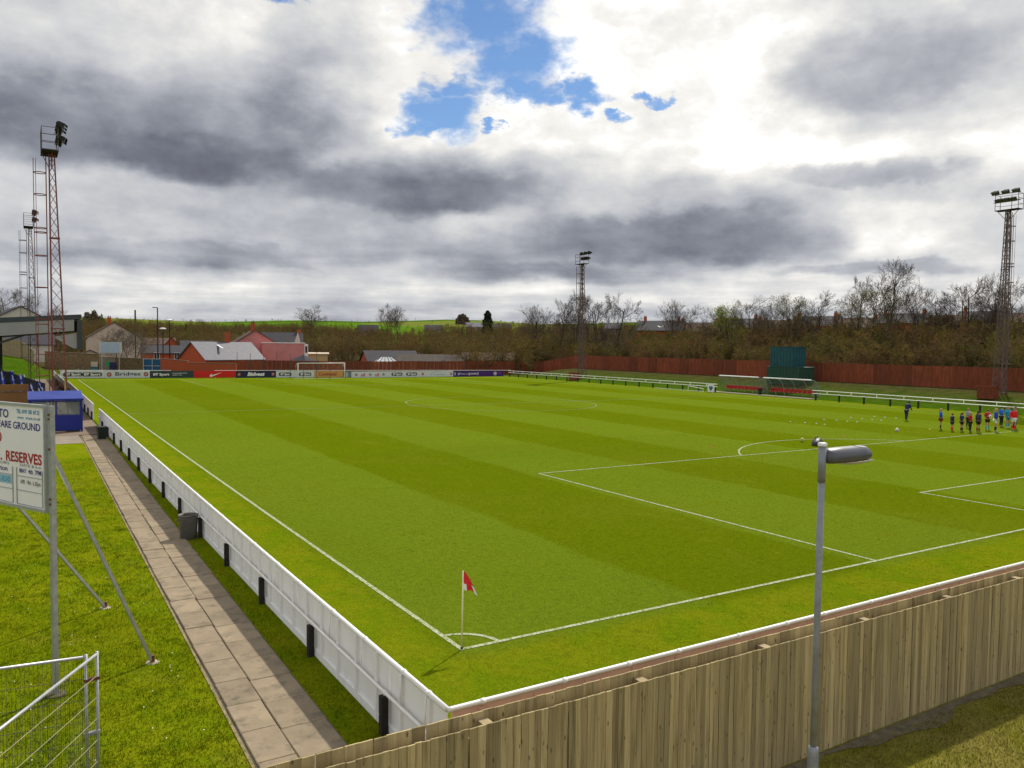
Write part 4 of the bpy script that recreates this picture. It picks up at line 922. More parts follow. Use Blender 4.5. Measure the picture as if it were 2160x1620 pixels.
# ------------------------------------------------------------------ the covered stand on the left
def stand():
    x0, x1, y0, y1 = -15.5, -4.9, 56.0, 104.0; z = t0(-9, 60)
    t = wthing('grandstand', 'covered stand with grey cantilever roof and terraced rows on the left', 'stand', (-10, y0, z))
    n = 9; h0, dh = .55, .50
    for k in range(n):                                     # terrace steps rising to the back
        xa = x1-k*(x1-x0)/n; xb = x1-(k+1)*(x1-x0)/n
        mb = MB(); mb.bbox(xb, xa, y0+.1, y1, z-.2, z+h0+dh*k); mb.build('terrace_step', M['shaded_concrete'], t)
        mb = MB(); mb.bbox(xa-.07, xa+.004, y0+.12, y1-.02, z+h0+dh*k, z+h0+.012+dh*k); mb.build('step_nosing', M['panel_grey'], t)
    mb = MB(); mb.prism([(x1, y0+9.9, z+.5), (x0, y0+9.9, z+h0+dh*8), (x0, y0+9.9, z+h0+dh*8+1.1), (x1, y0+9.9, z+1.75)], (0, .12, 0)); mb.build('parapet', M['dark_steel'], t)
    for k in range(4):
        xx = x1-.6-k*1.15; zz = z+h0+dh*int((x1-xx)/((x1-x0)/n)); mb = MB(); mb.tube([(xx, y0+.3, zz), (xx, y0+.3, zz+1.0), (xx, y0+6, zz+1.0), (xx, y0+6, zz)], .03, 6); mb.build('crush_rail', M['galv'], t)
    mb = MB(); mb.bbox(x0-.2, x0, y0, y1, z-.2, z+5.6); mb.build('back_wall', M['stone'], t)
    # roof: slightly rising to the front, deep fascia
    rf = MB(); A = [(x0-.4, y0-.5, z+6.05), (-2.75, y0-.5, z+7.05), (-2.75, y0-.5, z+7.40), (x0-.4, y0-.5, z+6.42)]
    rf.prism(A, (0, y1-y0+1, 0)); roof = rf.build('roof', M['fascia'], t)
    ep = MB(); ep.prism([(x0-.4, y0-.46, z+4.95), (-3.25, y0-.46, z+6.15), (-3.25, y0-.46, z+7.0), (x0-.4, y0-.46, z+6.05)], (0, .08, 0)); ep.build('end_cladding', M['panel_grey'], roof)
    ep = MB(); ep.prism([(x0-.4, y1+.3, z+4.95), (-3.25, y1+.3, z+6.15), (-3.25, y1+.3, z+7.0), (x0-.4, y1+.3, z+6.05)], (0, .08, 0)); ep.build('end_cladding', M['panel_grey'], roof)
    ff = MB(); ff.prism([(-3.05, y0-.5, z+4.75), (-2.72, y0-.5, z+4.75), (-2.72, y0-.5, z+7.0), (-3.05, y0-.5, z+6.97)], (0, .5, 0)); ff.build('front_fascia_end', M['fascia'], roof)
    ff = MB(); ff.bbox(-3.0, -2.76, y0, y1, z+6.1, z+6.95); ff.build('front_fascia', M['fascia'], roof)
    ff = MB(); ff.prism([(-3.32, y0-.38, z+4.85), (-3.06, y0-.38, z+4.85), (-3.06, y0-.38, z+6.0), (-4.5, y0-.38, z+5.72), (-4.5, y0-.38, z+5.6)], (0, .12, 0)); ff.build('bracket', M['panel_grey'], roof)
    for k in range(7):
        yy = y0+.2+k*(y1-y0-.4)/6; mb = MB(); mb.bar((-8.5, yy, z), (-8.5, yy, z+6.3), .28); mb.build('column', M['dark_steel'], t)
        mb = MB(); mb.bar((-8.5, yy, z+5.0), (-4.0, yy, z+6.75), .16); mb.bar((-14.5, yy, z+5.7), (-3.2, yy, z+6.6), .18); mb.build('roof_truss', M['dark_steel'], t)
    sp = MB(); sp.box((-3.75, y0+.2, z+5.35), (.5, .45, .42)); s_ = sp.build('loudspeaker', M['white_clean'], t); q = MB(); q.box((-3.75, y0-.03, z+5.33), (.26, .02, .22)); q.build('speaker_grille', M['black'], s_)
    # seats in the front rows
    sm_ = None
    for k in range(1, 7):
        xa = x1-(k+.35)*(x1-x0)/n; zz = z+h0+dh*k
        for j in range(12):
            yy = y0+.7+j*.62
            if sm_ is None:
                mb = MB(); mb.box((0, 0, .36), (.40, .44, .05)); mb.box((-.2, 0, .55), (.05, .44, .36)); mb.box((.05, 0, .17), (.06, .3, .33)); o = mb.build('seat', M['black']); o.parent = t; sm_ = o.data
                o.location = (xa-ORG[t.name][0], yy-ORG[t.name][1], zz-ORG[t.name][2]); continue
            o = bpy.data.objects.new('seat', sm_); COL.objects.link(o); o.parent = t; o.location = (xa-ORG[t.name][0], yy-ORG[t.name][1], zz-ORG[t.name][2])
stand()
# ochre boarding beside the shelter
def ochre():
    z = t0(-8, 46); t = wthing('boarded_wall', 'ochre-brown boarded wall left of the blue shelter', 'wall', (-9, 46, z))
    for k in range(5):
        xa = -6.35-k*1.75; mb = MB(); mb.bbox(xa-1.70, xa, 46, 46.06, z, z+2.75); mb.build('board_panel', M['ochre_wall'], t)
        p = MB(); p.bbox(xa-1.75, xa-1.70, 45.96, 46.08, z, z+2.8); p.build('post', M['oxide_dull'], t)
    mb = MB(); mb.bar((-15.2, 45.98, z+2.3), (-6.4, 45.98, z+2.3), .06); mb.build('rail', M['oxide_dull'], t)
ochre()
# rolled / draped blue and white banners along the stand rails
BAN = mat('blue_banner', (.006, .02, .26), .55, .2, 2, col2=(.01, .03, .33)); BANW = flat('banner_white', (.55, .58, .68))
bn = [(6, 835, 785, 57.5), (27, 822, 785, 58.0), (46, 838, 792, 57.0), (68, 842, 812, 56.6), (84, 822, 806, 59), (72, 838, 826, 56.0)]
for k, (px, pb_, pt_, d) in enumerate(bn):
    a = S(px+6, pb_, d); b = S(px-3, pt_, d); names = ['blue and white banner at the left picture edge in the stand', 'upright blue banner, second from the left in the stand', 'long slanting blue and white banner in the middle of the terrace', 'blue banner draped low above the ochre boarding', 'short blue banner nearest the red floodlight', 'small blue and white banner just above the shelter roof']
    t = wthing('banner', names[k], 'banner', a, 'blue banners in the stand')
    mb = MB(); dv = (b-a); V = []; F = []; n = 7; sd_ = Vector((AR[0], AR[1], 0)).normalized()
    for i in range(n):
        f = i/(n-1); c = a+dv*f; w = .16+.05*math.sin(i*2.1+k)
        for j, s in enumerate((-1, -.3, .35, 1)): V.append(c+sd_*w*s+Vector((0, -.07*math.cos(s*2+i), 0)))
    for i in range(n-1):
        for j in range(3): F.append((i*4+j, i*4+j+1, i*4+5+j, i*4+4+j))
    mb.add(V, F); mb.mi = [1 if (q % 3 == 1 and (q//3+k) % 3 != 0) else 0 for q in range(len(F))]; mb.build('cloth', [BAN, BANW], t, True)
    mb = MB(); mb.tube([a-Vector((0, 0, .1)), b+Vector((0, .05, .1))], .02, 6); mb.build('pole', M['galv'], t)

# ------------------------------------------------------------------ advertising boards at the far end
def boards():
    Yb = 110.97; N_ = Vector((0, -1, 0)); RX = (1, 0, 0); UP = (0, 0, 1)
    white = M['white_clean']
    cols = {'white': mat('board_white', (.62, .63, .68), .5, .04), 'char': mat('board_charcoal', (.02, .045, .055), .5, .08), 'red': mat('board_red', (.62, .008, .006), .5, .05), 'navy': mat('board_navy', (.010, .012, .055), .5, .08), 'orange': mat('board_orange', (.60, .28, .07), .5, .06), 'grey': mat('board_grey', (.16, .19, .23), .5, .25, 3), 'purple': mat('board_purple', (.055, .01, .16), .5, .1, 1)}
    bx = {}
    def X(px): return float(CAM[0]+(S(px, 790, 1)-Vector(CAM)).x/(S(px, 790, 1)-Vector(CAM)).y*(Yb-CAM[1]))
    def board(p0, p1, col, label):
        x0, x1 = X(p0), X(p1); zz = [.52-.0105*(x) for x in (x0, x1)]; z0 = max(0.02, .5-.0088*(x0+x1)/2); h = 1.0
        t = wthing('advertising_board', label, 'board', ((x0+x1)/2, Yb, z0), 'advertising boards'); mb = MB(); mb.bbox(x0+.01, x1-.01, Yb-.02, Yb+.03, z0, z0+h); b = mb.build('panel', cols[col], t)
        for x in (x0+.25, x1-.25): mb = MB(); mb.bar((x, Yb+.06, z0-.3), (x, Yb+.06, z0+h-.05), .06); mb.build('support', M['galv'], t)
        return t, b, x0, x1, z0
    yt = Yb-.026
    def pill(b, cx, z0, w, s='BT Sport', col=None):
        V = [(cx+math.cos(a)*.23+(w/2-.23)*(1 if math.cos(a) > 0 else -1), yt, z0+.5+math.sin(a)*.27) for a in [2*math.pi*(i+.5)/24 for i in range(24)]]
        mb = MB(); mb.add(V, [tuple(range(24))]); mb.build('logo_pill', P_DARK, b); text(s, .32, (cx-w/2+.30, yt-.006, z0+.36), RX, UP, M['screen_print'], b, 'lettering', w-.5, .045)
        mb = MB(); mb.add([(cx-w/2+.18+math.cos(a)*.09, yt-.004, z0+.56+math.sin(a)*.09) for a in [2*math.pi*i/12 for i in range(12)]], [tuple(range(12))]); mb.build('logo_dot', flat('logo_purple', (.12, .05, .3)), b)
    def crest(b, cx, z0, r=.27, c=(.42, .05, .04)):
        for rr, m_, dy in ((r, flat('crest_ring', (.10, .07, .09)), 0), (r*.8, flat('crest_field', c), .004)):
            mb = MB(); mb.add([(cx+math.cos(a)*rr, yt-dy, z0+.5+math.sin(a)*rr*1.05) for a in [2*math.pi*i/20 for i in range(20)]], [tuple(range(20))]); mb.build('crest', m_, b)
        mb = MB(); mb.quad((cx-r*.5, yt-.008, z0+.42), (cx-r*.2, yt-.008, z0+.34), (cx+r*.5, yt-.008, z0+.6), (cx+r*.2, yt-.008, z0+.68)); mb.build('crest', flat('crest_band', (.6, .5, .42)), b)
    t, b, x0, x1, z0 = board(126, 170, 'white', 'leftmost white advertising board reading Sport, at the far corner'); pill(b, (x0+x1)/2+.3, z0, 2.3)
    t, b, x0, x1, z0 = board(170, 221, 'white', 'white advertising board with a dark BT Sport pill left of Bridges'); pill(b, (x0+x1)/2-.1, z0, 2.5)
    t, b, x0, x1, z0 = board(221, 316, 'white', 'white advertising board reading Bridges between two round crests'); crest(b, x0+.55, z0, .3); crest(b, x1-.5, z0, .3); text('Bridges', .50, ((x0+x1)/2-1.55, yt, z0+.34), RX, UP, flat('print_slate', (.03, .035, .10)), b, 'lettering', 3.2, .02)
    t, b, x0, x1, z0 = board(316, 409, 'char', 'charcoal advertising board reading BT Sport with small print'); pill(b, x0+1.45, z0, 2.6); text('FA WSL REVIEW SHOW,', .13, (x0+3.0, yt, z0+.60), RX, UP, M['screen_print'], b, 'lettering', 2.0, .01); text('SUNDAY 10am', .13, (x0+3.0, yt, z0+.34), RX, UP, M['screen_print'], b, 'lettering', 1.3, .01)
    t, b, x0, x1, z0 = board(409, 497, 'red', 'bright red advertising board with a white tick')
    cx = (x0+x1)/2+.1; ox = [(-.75, .36), (-.86, .28), (-.86, .17), (-.74, .13), (-.5, .18), (.85, .82), (-.42, .38), (-.58, .35), (-.66, .42), (-.62, .52), (-.52, .62)]
    mb = MB(); mb.add([(cx+u, yt, z0+v) for u, v in [(-.86, .30), (-.84, .17), (-.70, .12), (-.5, .17), (.9, .80), (-.45, .40), (-.58, .38)]], [(6, 0, 1, 2), (6, 2, 3, 5), (5, 3, 4)]); mb.add([(cx+u, yt, z0+v) for u, v in [(-.86, .30), (-.58, .38), (-.62, .47), (-.52, .62), (-.72, .5)]], [(0, 1, 2, 4), (4, 2, 3)]); mb.build('tick_logo', M['screen_print'], b)
    t, b, x0, x1, z0 = board(497, 582, 'navy', 'navy advertising board reading Bidvest between two crests'); crest(b, x0+.5, z0); crest(b, x1-.45, z0); text('Bidvest', .52, ((x0+x1)/2, yt, z0+.28), RX, UP, M['screen_print'], b, 'lettering', 2.6, .05, 'CENTER', .25)
    t, b, x0, x1, z0 = board(582, 621, 'white', 'white board with a dark pill just left of the far goalpost'); pill(b, (x0+x1)/2, z0, 2.0)
    t, b, x0, x1, z0 = board(621, 663, 'white', 'white board with a dark pill seen through the left half of the goal'); pill(b, (x0+x1)/2+.1, z0, 2.0)
    t, b, x0, x1, z0 = board(663, 724, 'orange', 'orange advertising board reading Continental behind the goal'); text('Continental', .50, ((x0+x1)/2-1.65, yt, z0+.30), RX, UP, flat('print_rust', (.35, .05, .01)), b, 'lettering', 2.9, .04)
    t, b, x0, x1, z0 = board(725, 741, 'grey', 'narrow blue-grey photographic board right of the goal'); mb = MB(); mb.add([(x0+.35, yt, z0+.05), (x0+.75, yt, z0+.05), (x0+.7, yt, z0+.6), (x0+.6, yt, z0+.82), (x0+.45, yt, z0+.82), (x0+.38, yt, z0+.6)], [(0, 1, 2, 3, 4, 5)]); mb.build('figure_print', flat('print_pale', (.42, .45, .5)), b)
    t, b, x0, x1, z0 = board(741, 956, 'white', 'very long white board of crests, triangle logos and two dark pills')
    W_ = x1-x0
    for k, f in enumerate((.045, .175, .30)): crest(b, x0+W_*f, z0, .2, (.16, .10, .22))
    for f in (.108, .240):
        cx = x0+W_*f; mb = MB()
        for i in range(3):
            h = .28+.14*i; mb.add([(cx-.32+i*.24, yt, z0+.30), (cx-.16+i*.24, yt, z0+.30), (cx-.22+i*.24+.02, yt, z0+.30+h*.8), (cx-.30+i*.24-.04, yt, z0+.30+h*.72)], [(0, 1, 2, 3)])
        mb.bbox(cx-.35, cx+.36, yt-.002, yt+.002, z0+.20, z0+.26); mb.build('triangle_logo', flat('print_pink', (.5, .02, .10)), b)
    pill(b, x0+W_*.43, z0, 2.0); pill(b, x0+W_*.575, z0, 2.0); crest(b, x0+W_*.685, z0, .22); crest(b, x1-.4, z0, .22)
    cx = x0+W_*.82; mb = MB()
    for i in range(12):
        a0, a1 = math.pi*(.95-.055*i), math.pi*(.95-.055*(i+1)); w0, w1 = .10*(1-i/13), .10*(1-(i+1)/13)
        mb.quad((cx+.4+1.5*math.cos(a0), yt, z0+.15+.75*math.sin(a0)-w0), (cx+.4+1.5*math.cos(a1), yt, z0+.15+.75*math.sin(a1)-w1), (cx+.4+1.5*math.cos(a1), yt, z0+.15+.75*math.sin(a1)), (cx+.4+1.5*math.cos(a0), yt, z0+.15+.75*math.sin(a0)))
    mb.build('arc_logo', P_BLUE, b); text('northumbria', .2, (cx-.35, yt, z0+.34), RX, UP, flat('print_teal', (.02, .2, .25)), b, 'lettering', 2.0, .0)
    t, b, x0, x1, z0 = board(956, 1062, 'purple', 'purple advertising board reading Follow us @ FAWSL'); text('Follow us', .2, (x0+1.5, yt, z0+.40), RX, UP, M['screen_print'], b, 'lettering', 1.35, .01); text('@ FAWSL', .3, (x0+3.0, yt, z0+.36), RX, UP, M['screen_print'], b, 'lettering', 1.7, .02)
    mb = MB(); c_ = x0+1.15; mb.add([(c_+u, yt, z0+.5+v) for u, v in ((-.3, -.2), (-.05, -.22), (.18, -.05), (.22, .12), (.3, .2), (.1, .22), (-.02, .1), (-.28, .2), (-.22, .0))], [(0, 1, 2, 8), (2, 3, 6, 8), (3, 4, 5, 6), (6, 7, 8)]); mb.build('bird_logo', P_SKY, b)
    for cx in (x0+.35, x0+4.9): mb = MB(); mb.bbox(cx-.13, cx+.13, yt-.002, yt+.002, z0+.26, z0+.78); mb.build('emblem', flat('print_lilac', (.4, .35, .55)), b)
    for rr, m_, dy in ((.33, M['screen_print'], 0), (.26, cols['purple'], .004), (.16, M['screen_print'], .008)): mb = MB(); mb.add([(x1-1.75+math.cos(a)*rr, yt-dy, z0+.5+math.sin(a)*rr) for a in [2*math.pi*i/18 for i in range(18)]], [tuple(range(18))]); mb.build('emblem', m_, b)
    text('FA WSL', .2, (x1-1.3, yt, z0+.48), RX, UP, flat('print_magenta', (.45, .1, .4)), b, 'lettering', .85, .02)
    # long white rail above the boards
    for (p0, p1, lb) in ((125, 361, 'white rail above the left-hand advertising boards'), (453, 1078, 'white rail above the middle and right-hand advertising boards')):
        xa, xb = X(p0), X(p1); za = max(.02, .5-.0088*xa)+1.06; zb = max(.02, .5-.0088*xb)+1.06
        t = wthing('board_rail', lb, 'rail', (xa, Yb+.1, za), 'rails above the boards'); mb = MB(); mb.tube([(xa, Yb+.1, za), (xb, Yb+.1, zb)], .04, 6); mb.build('rail', M['white'], t)
        k = xa+.1
        while k < xb: mb = MB(); mb.bar((k, Yb+.12, t0(k, Yb)), (k, Yb+.12, max(.02, .5-.0088*k)+1.06), .05); mb.build('rail_post', M['white'], t); k += 6
boards()

# ------------------------------------------------------------------ far goal
def goal():
    z = t0(PC, PL); t = wthing('goal', 'white football goal at the far end of the pitch', 'goal', (PC, PL, z)); r = .06
    for s in (-1, 1):
        mb = MB(); mb.tube([(PC+s*3.66, PL, z), (PC+s*3.66, PL, z+2.44)], r, 10); mb.build('post', M['white_clean'], t, True)
        mb = MB(); mb.tube([(PC+s*3.66, PL, z+2.40), (PC+s*3.7, PL+.6, z+2.34), (PC+s*3.72, PL+1.0, z+1.9)], .03, 6); mb.build('stanchion', M['white_clean'], t)
        mb = MB(); mb.tube([(PC+s*3.66, PL, z+.03), (PC+s*3.72, PL+1.9, z+.03)], .03, 6); mb.build('ground_bar', M['white_clean'], t)
    mb = MB(); mb.tube([(PC-3.66-r, PL, z+2.44), (PC+3.66+r, PL, z+2.44)], r, 10); mb.build('crossbar', M['white_clean'], t, True)
    mb = MB(); mb.tube([(PC-3.72, PL+1.9, z+.03), (PC+3.72, PL+1.9, z+.03)], .03, 6); mb.build('ground_bar', M['white_clean'], t)
    net = MB(); pr = [(0, 2.44), (.6, 2.36), (1.0, 1.9), (1.9, .03)]
    def pz(f):
        L_ = [math.dist(pr[i], pr[i+1]) for i in range(3)]; s = f*sum(L_)
        for i in range(3):
            if s <= L_[i]+1e-6: q = s/L_[i]; return (pr[i][0]+(pr[i+1][0]-pr[i][0])*q, pr[i][1]+(pr[i+1][1]-pr[i][1])*q)
            s -= L_[i]
        return pr[3]
    for i in range(31):
        x = PC-3.66+7.32*i/30
        for a, b in zip(pr[:-1], pr[1:]): net.bar((x, PL+a[0], z+a[1]), (x, PL+b[0], z+b[1]), .006)
    for i in range(1, 14): d_, zz = pz(i/14); net.bar((PC-3.66, PL+d_, z+zz), (PC+3.66, PL+d_, z+zz), .006)
    for s in (-1, 1):
        for i in range(1, 10):
            zz = 2.4*i/10; d_ = 1.0+(.9*(1.9-zz)/1.87 if zz < 1.9 else -(zz-1.9)); net.bar((PC+s*3.68, PL, z+zz), (PC+s*3.7, PL+max(.05, d_), z+zz), .006)
    n_ = net.build('net', flat('net_cord', (.45, .45, .42)), t); tag(n_, kind='stuff')
goal()

# ------------------------------------------------------------------ rail along the far touchline
def side_rail(label, xa, ya, yb, n, first=False):
    t = wthing('pitch_rail', label, 'rail', (xa, ya, t0(xa, ya)), 'far touchline rails')
    ys = [ya+(yb-ya)*k/n for k in range(n+1)]
    for y in ys:
        z = t0(xa, y); mb = MB(); mb.box((xa+.07, y, z+.36), (.13, .14, .74)); mb.build('post', M['black_post'], t)
        mb = MB(); mb.box((xa+.01, y, z+.76), (.06, .16, .10)); mb.build('clamp', M['white'], t)
    mb = MB(); mb.tube([(xa, ys[0]-.4, t0(xa, ys[0])+1.08), (xa, ys[-1]+.4, t0(xa, ys[-1])+1.08)], .038, 8); mb.build('top_rail', M['white'], t)
    mb = MB(); mb.tube([(xa, ys[0]-.4, t0(xa, ys[0])+.74), (xa, ys[-1]+.4, t0(xa, ys[-1])+.74)], .036, 8); mb.build('mid_rail', M['white'], t)
    for a, b in zip(ys[:-1], ys[1:]):
        y = (a+b)/2; mb = MB(); mb.bar((xa, y, t0(xa, y)+.74), (xa, y, t0(xa, y)+1.08), .06); mb.build('stanchion', M['white'], t)
side_rail('white rail on black posts from the corner boards to the dugouts', 67.5, 59.3, 108.6, 17)
side_rail('white rail on black posts running right from the dugouts', 67.5, 12.0, 44.4, 11)
# low white hurdle and the small crest banner hung on the rail end
t = wthing('crest_banner', 'small white banner with a dark blue crest hung on the rail by the dugouts', 'banner', (67.3, 60.0, .1)); mb = MB(); mb.bbox(67.30, 67.33, 59.25, 60.35, .06, 1.12); b = mb.build('cloth', M['white_clean'], t)
mb = MB(); mb.add([(67.29, 59.8+u, .55+v) for u, v in ((-.3, .22), (.3, .22), (.3, -.05), (.0, -.36), (-.3, -.05))], [(0, 1, 2, 3, 4)]); mb.build('crest', P_NAVY, b); mb = MB(); mb.add([(67.285, 59.8+math.cos(a)*.14, .58+math.sin(a)*.14) for a in [2*math.pi*i/12 for i in range(12)]], [tuple(range(12))]); mb.build('crest_centre', P_BLUE, b)
t = wthing('low_hurdle', 'low white tubular hurdle below the rail beside the crest banner', 'hurdle', (67.2, 62, 0)); mb = MB(); mb.tube([(67.2, 61.0, .04), (67.2, 61.0, .42), (67.2, 63.7, .62), (67.2, 63.7, .04)], .035, 6); mb.tube([(67.2, 61.0, .06), (67.2, 70, .06)], .03, 6); mb.build('frame', M['white'], t)

# ------------------------------------------------------------------ dugouts
def dugout(y0, y1, label):
    x = 69.9; z = t0(x, y0); t = wthing('dugout', label, 'dugout', (x, y0, z), 'dugouts'); D_ = 1.75; Hh = 2.0
    prof = [(0, Hh), (.25, Hh+.02), (.75, Hh-.06), (1.2, Hh-.3), (1.5, Hh-.68), (1.68, Hh-1.15), (1.75, .9), (1.75, .05)]
    def P_(i, y): return (x-.75+prof[i][0]+.0, y, z+prof[i][1])
    n = 4
    for k in range(n):
        a, b = y0+(y1-y0)*k/n+.03, y0+(y1-y0)*(k+1)/n-.03
        mb = MB()
        for i in range(1, len(prof)-1): mb.quad(P_(i, a), P_(i, b), P_(i+1, b), P_(i+1, a))
        mb.build('canopy_sheet', M['perspex'], t)
        mb = MB(); mb.prism([P_(0, a-.03), P_(0, b+.03), P_(1, b+.03), P_(1, a-.03)], (0, 0, .10)); mb.build('canopy_edge', M['white_clean'], t)
    for k in range(n+1):
        y = y0+(y1-y0)*k/n; mb = MB(); mb.tube([P_(i, y) for i in range(len(prof))], .028, 6); mb.build('hoop', M['galv'], t)
    for y in (y0, y1):
        mb = MB(); mb.add([P_(i, y) for i in range(len(prof))]+[(x-.2, y, z+.05)], [tuple(range(len(prof)+1))]); mb.build('end_sheet', M['perspex'], t)
    ns = 10
    for k in range(ns):
        y = y0+.45+(y1-y0-.9)*k/(ns-1); mb = MB(); mb.box((x+.32, y, z+.46), (.42, .50, .06)); mb.box((x+.54, y, z+.66), (.07, .50, .40)); s = mb.build('seat', M['seat_red'], t)
        if k % 2 == 0: q = MB(); q.bar((x+.32, y, z), (x+.32, y, z+.44), .05); q.build('seat_leg', M['galv'], s)
dugout(54.0, 60.3, 'left-hand clear dugout shelter with a row of red seats')
dugout(46.4, 53.2, 'right-hand clear dugout shelter with red seats and a curved end')
mb = MB(); mb.bbox(68.0, 72.4, 45.6, 61.4, .0, .07); tag(mb.build('dugout_slab', M['concrete']), kind='structure')
t = wthing('litter_bin', 'small black bin between the two dugouts', 'bin', (69.2, 53.6, .07)); mb = MB(); mb.lathe((69.2, 53.6, .07), [(.2, 0), (.24, .75), (.25, .8), (.2, .8)], 14); mb.build('body', M['black'], t)

# ------------------------------------------------------------------ sheeted containers on the bank
def container(name, label, y0, y1, x0, x1, z0, z1, m_, par=None):
    t = wthing(name, label, 'container', ((x0+x1)/2, (y0+y1)/2, z0), 'sheeted containers'); mb = MB(); mb.bbox(x0+.06, x1-.06, y0+.06, y1-.06, z0, z1-.04); b = mb.build('body', m_, t)
    n = int((y1-y0)/.45)
    for k in range(n): y = y0+.15+(y1-y0-.3)*k/(n-1); q = MB(); q.bar((x0+.045, y, z0+.06), (x0+.045, y, z1-.1), .10, .03, (1, 0, 0)); q.build('rib', m_, b)
    n = int((x1-x0)/.45)
    for k in range(n): x = x0+.15+(x1-x0-.3)*k/(n-1); q = MB(); q.bar((x, y0+.045, z0+.06), (x, y0+.045, z1-.1), .10, .03, (0, 1, 0)); q.build('rib', m_, b)
    mb = MB(); mb.bbox(x0, x1, y0, y1, z1-.08, z1); mb.build('lid', m_, t); mb = MB(); mb.bbox(x0+.02, x1-.02, y0+.02, y1-.02, z0, z0+.05); mb.build('skirt', m_, t)
zc = t0(76, 55)
container('container', 'lower dark green container on the bank behind the dugouts', 52.2, 57.4, 74.6, 77.4, zc-.1, 3.35, M['green_net'])
container('camera_gantry', 'teal sheeted box stacked on top of the green container', 53.4, 57.1, 74.8, 77.2, 3.36, 5.85, M['teal_net'])

# ------------------------------------------------------------------ red timber fences
def panel_fence(name, label, pts, h, mt, step=2.4, grp=None, post=True, pm=None, boards=True):
    t = wthing(name, label, 'fence', (pts[0][0], pts[0][1], t0(*pts[0])), grp)
    for a, b in zip(pts[:-1], pts[1:]):
        L_ = math.dist(a, b); n = max(1, int(round(L_/step))); d = ((b[0]-a[0])/L_, (b[1]-a[1])/L_)
        for k in range(n):
            p = (a[0]+d[0]*L_*k/n, a[1]+d[1]*L_*k/n); q = (a[0]+d[0]*L_*(k+1)/n, a[1]+d[1]*L_*(k+1)/n)
            z0, z1 = t0(*p), t0(*q); hh = h+random.uniform(-.05, .05)
            mb = MB(); e = .05
            A = Vector((p[0]+d[0]*e, p[1]+d[1]*e, z0-.1)); B = Vector((q[0]-d[0]*e, q[1]-d[1]*e, z1-.1)); nv = Vector((-d[1], d[0], 0))*.03
            nb = 6
            for j in range(nb):                         # vertical boards, alternately proud
                c = A.lerp(B, j/nb+.004); e_ = A.lerp(B, (j+1)/nb-.004); o_ = nv*(.5 if j % 2 else 0)
                mb.prism([c+o_, e_+o_, e_+o_+Vector((0, 0, hh+.1)), c+o_+Vector((0, 0, hh+.1))], nv)
            mb.build('panel', mt, t)
            if post: mb = MB(); mb.box((p[0], p[1], z0+hh/2+.03), (.11, .11, hh+.16)); mb.build('post', pm or mt, t)
    return t
panel_fence('timber_fence', 'dark red panel fence along the bank behind the dugouts', [(80.3, 8), (80.3, 108), (78.5, 119.5)], 2.35, M['red_fence'])
panel_fence('timber_fence', 'red timber fence behind the advertising boards at the far end', [(78.3, 119.6), (22.5, 119.6)], 2.5, M['red_fence'], 4.6, None, True, M['tile_brown'])

# ------------------------------------------------------------------ people on the pitch
SKIN = mat('skin', (.52, .30, .20), .6, .08)
_cl = {}
def cloth(c):
    if c not in _cl: _cl[c] = mat('cloth', c, .8, .15, 8, .15, 60)
    return _cl[c]
def skin_mesh(verts, edges, rad, root, sub=1):
    me = bpy.data.meshes.new('tmp'); me.from_pydata(verts, edges, []); o = bpy.data.objects.new('tmp', me); COL.objects.link(o)
    o.modifiers.new('skin', 'SKIN'); sv = me.skin_vertices[0].data
    for i, r in enumerate(rad): sv[i].radius = r if isinstance(r, tuple) else (r, r); sv[i].use_root = (i == root)
    s = o.modifiers.new('sub', 'SUBSURF'); s.levels = sub; s.render_levels = sub
    bpy.context.view_layer.update()
    r = bpy.data.meshes.new_from_object(o.evaluated_get(bpy.context.evaluated_depsgraph_get()))
    bpy.data.objects.remove(o); bpy.data.meshes.remove(me)
    r.polygons.foreach_set('use_smooth', [True]*len(r.polygons)); return r
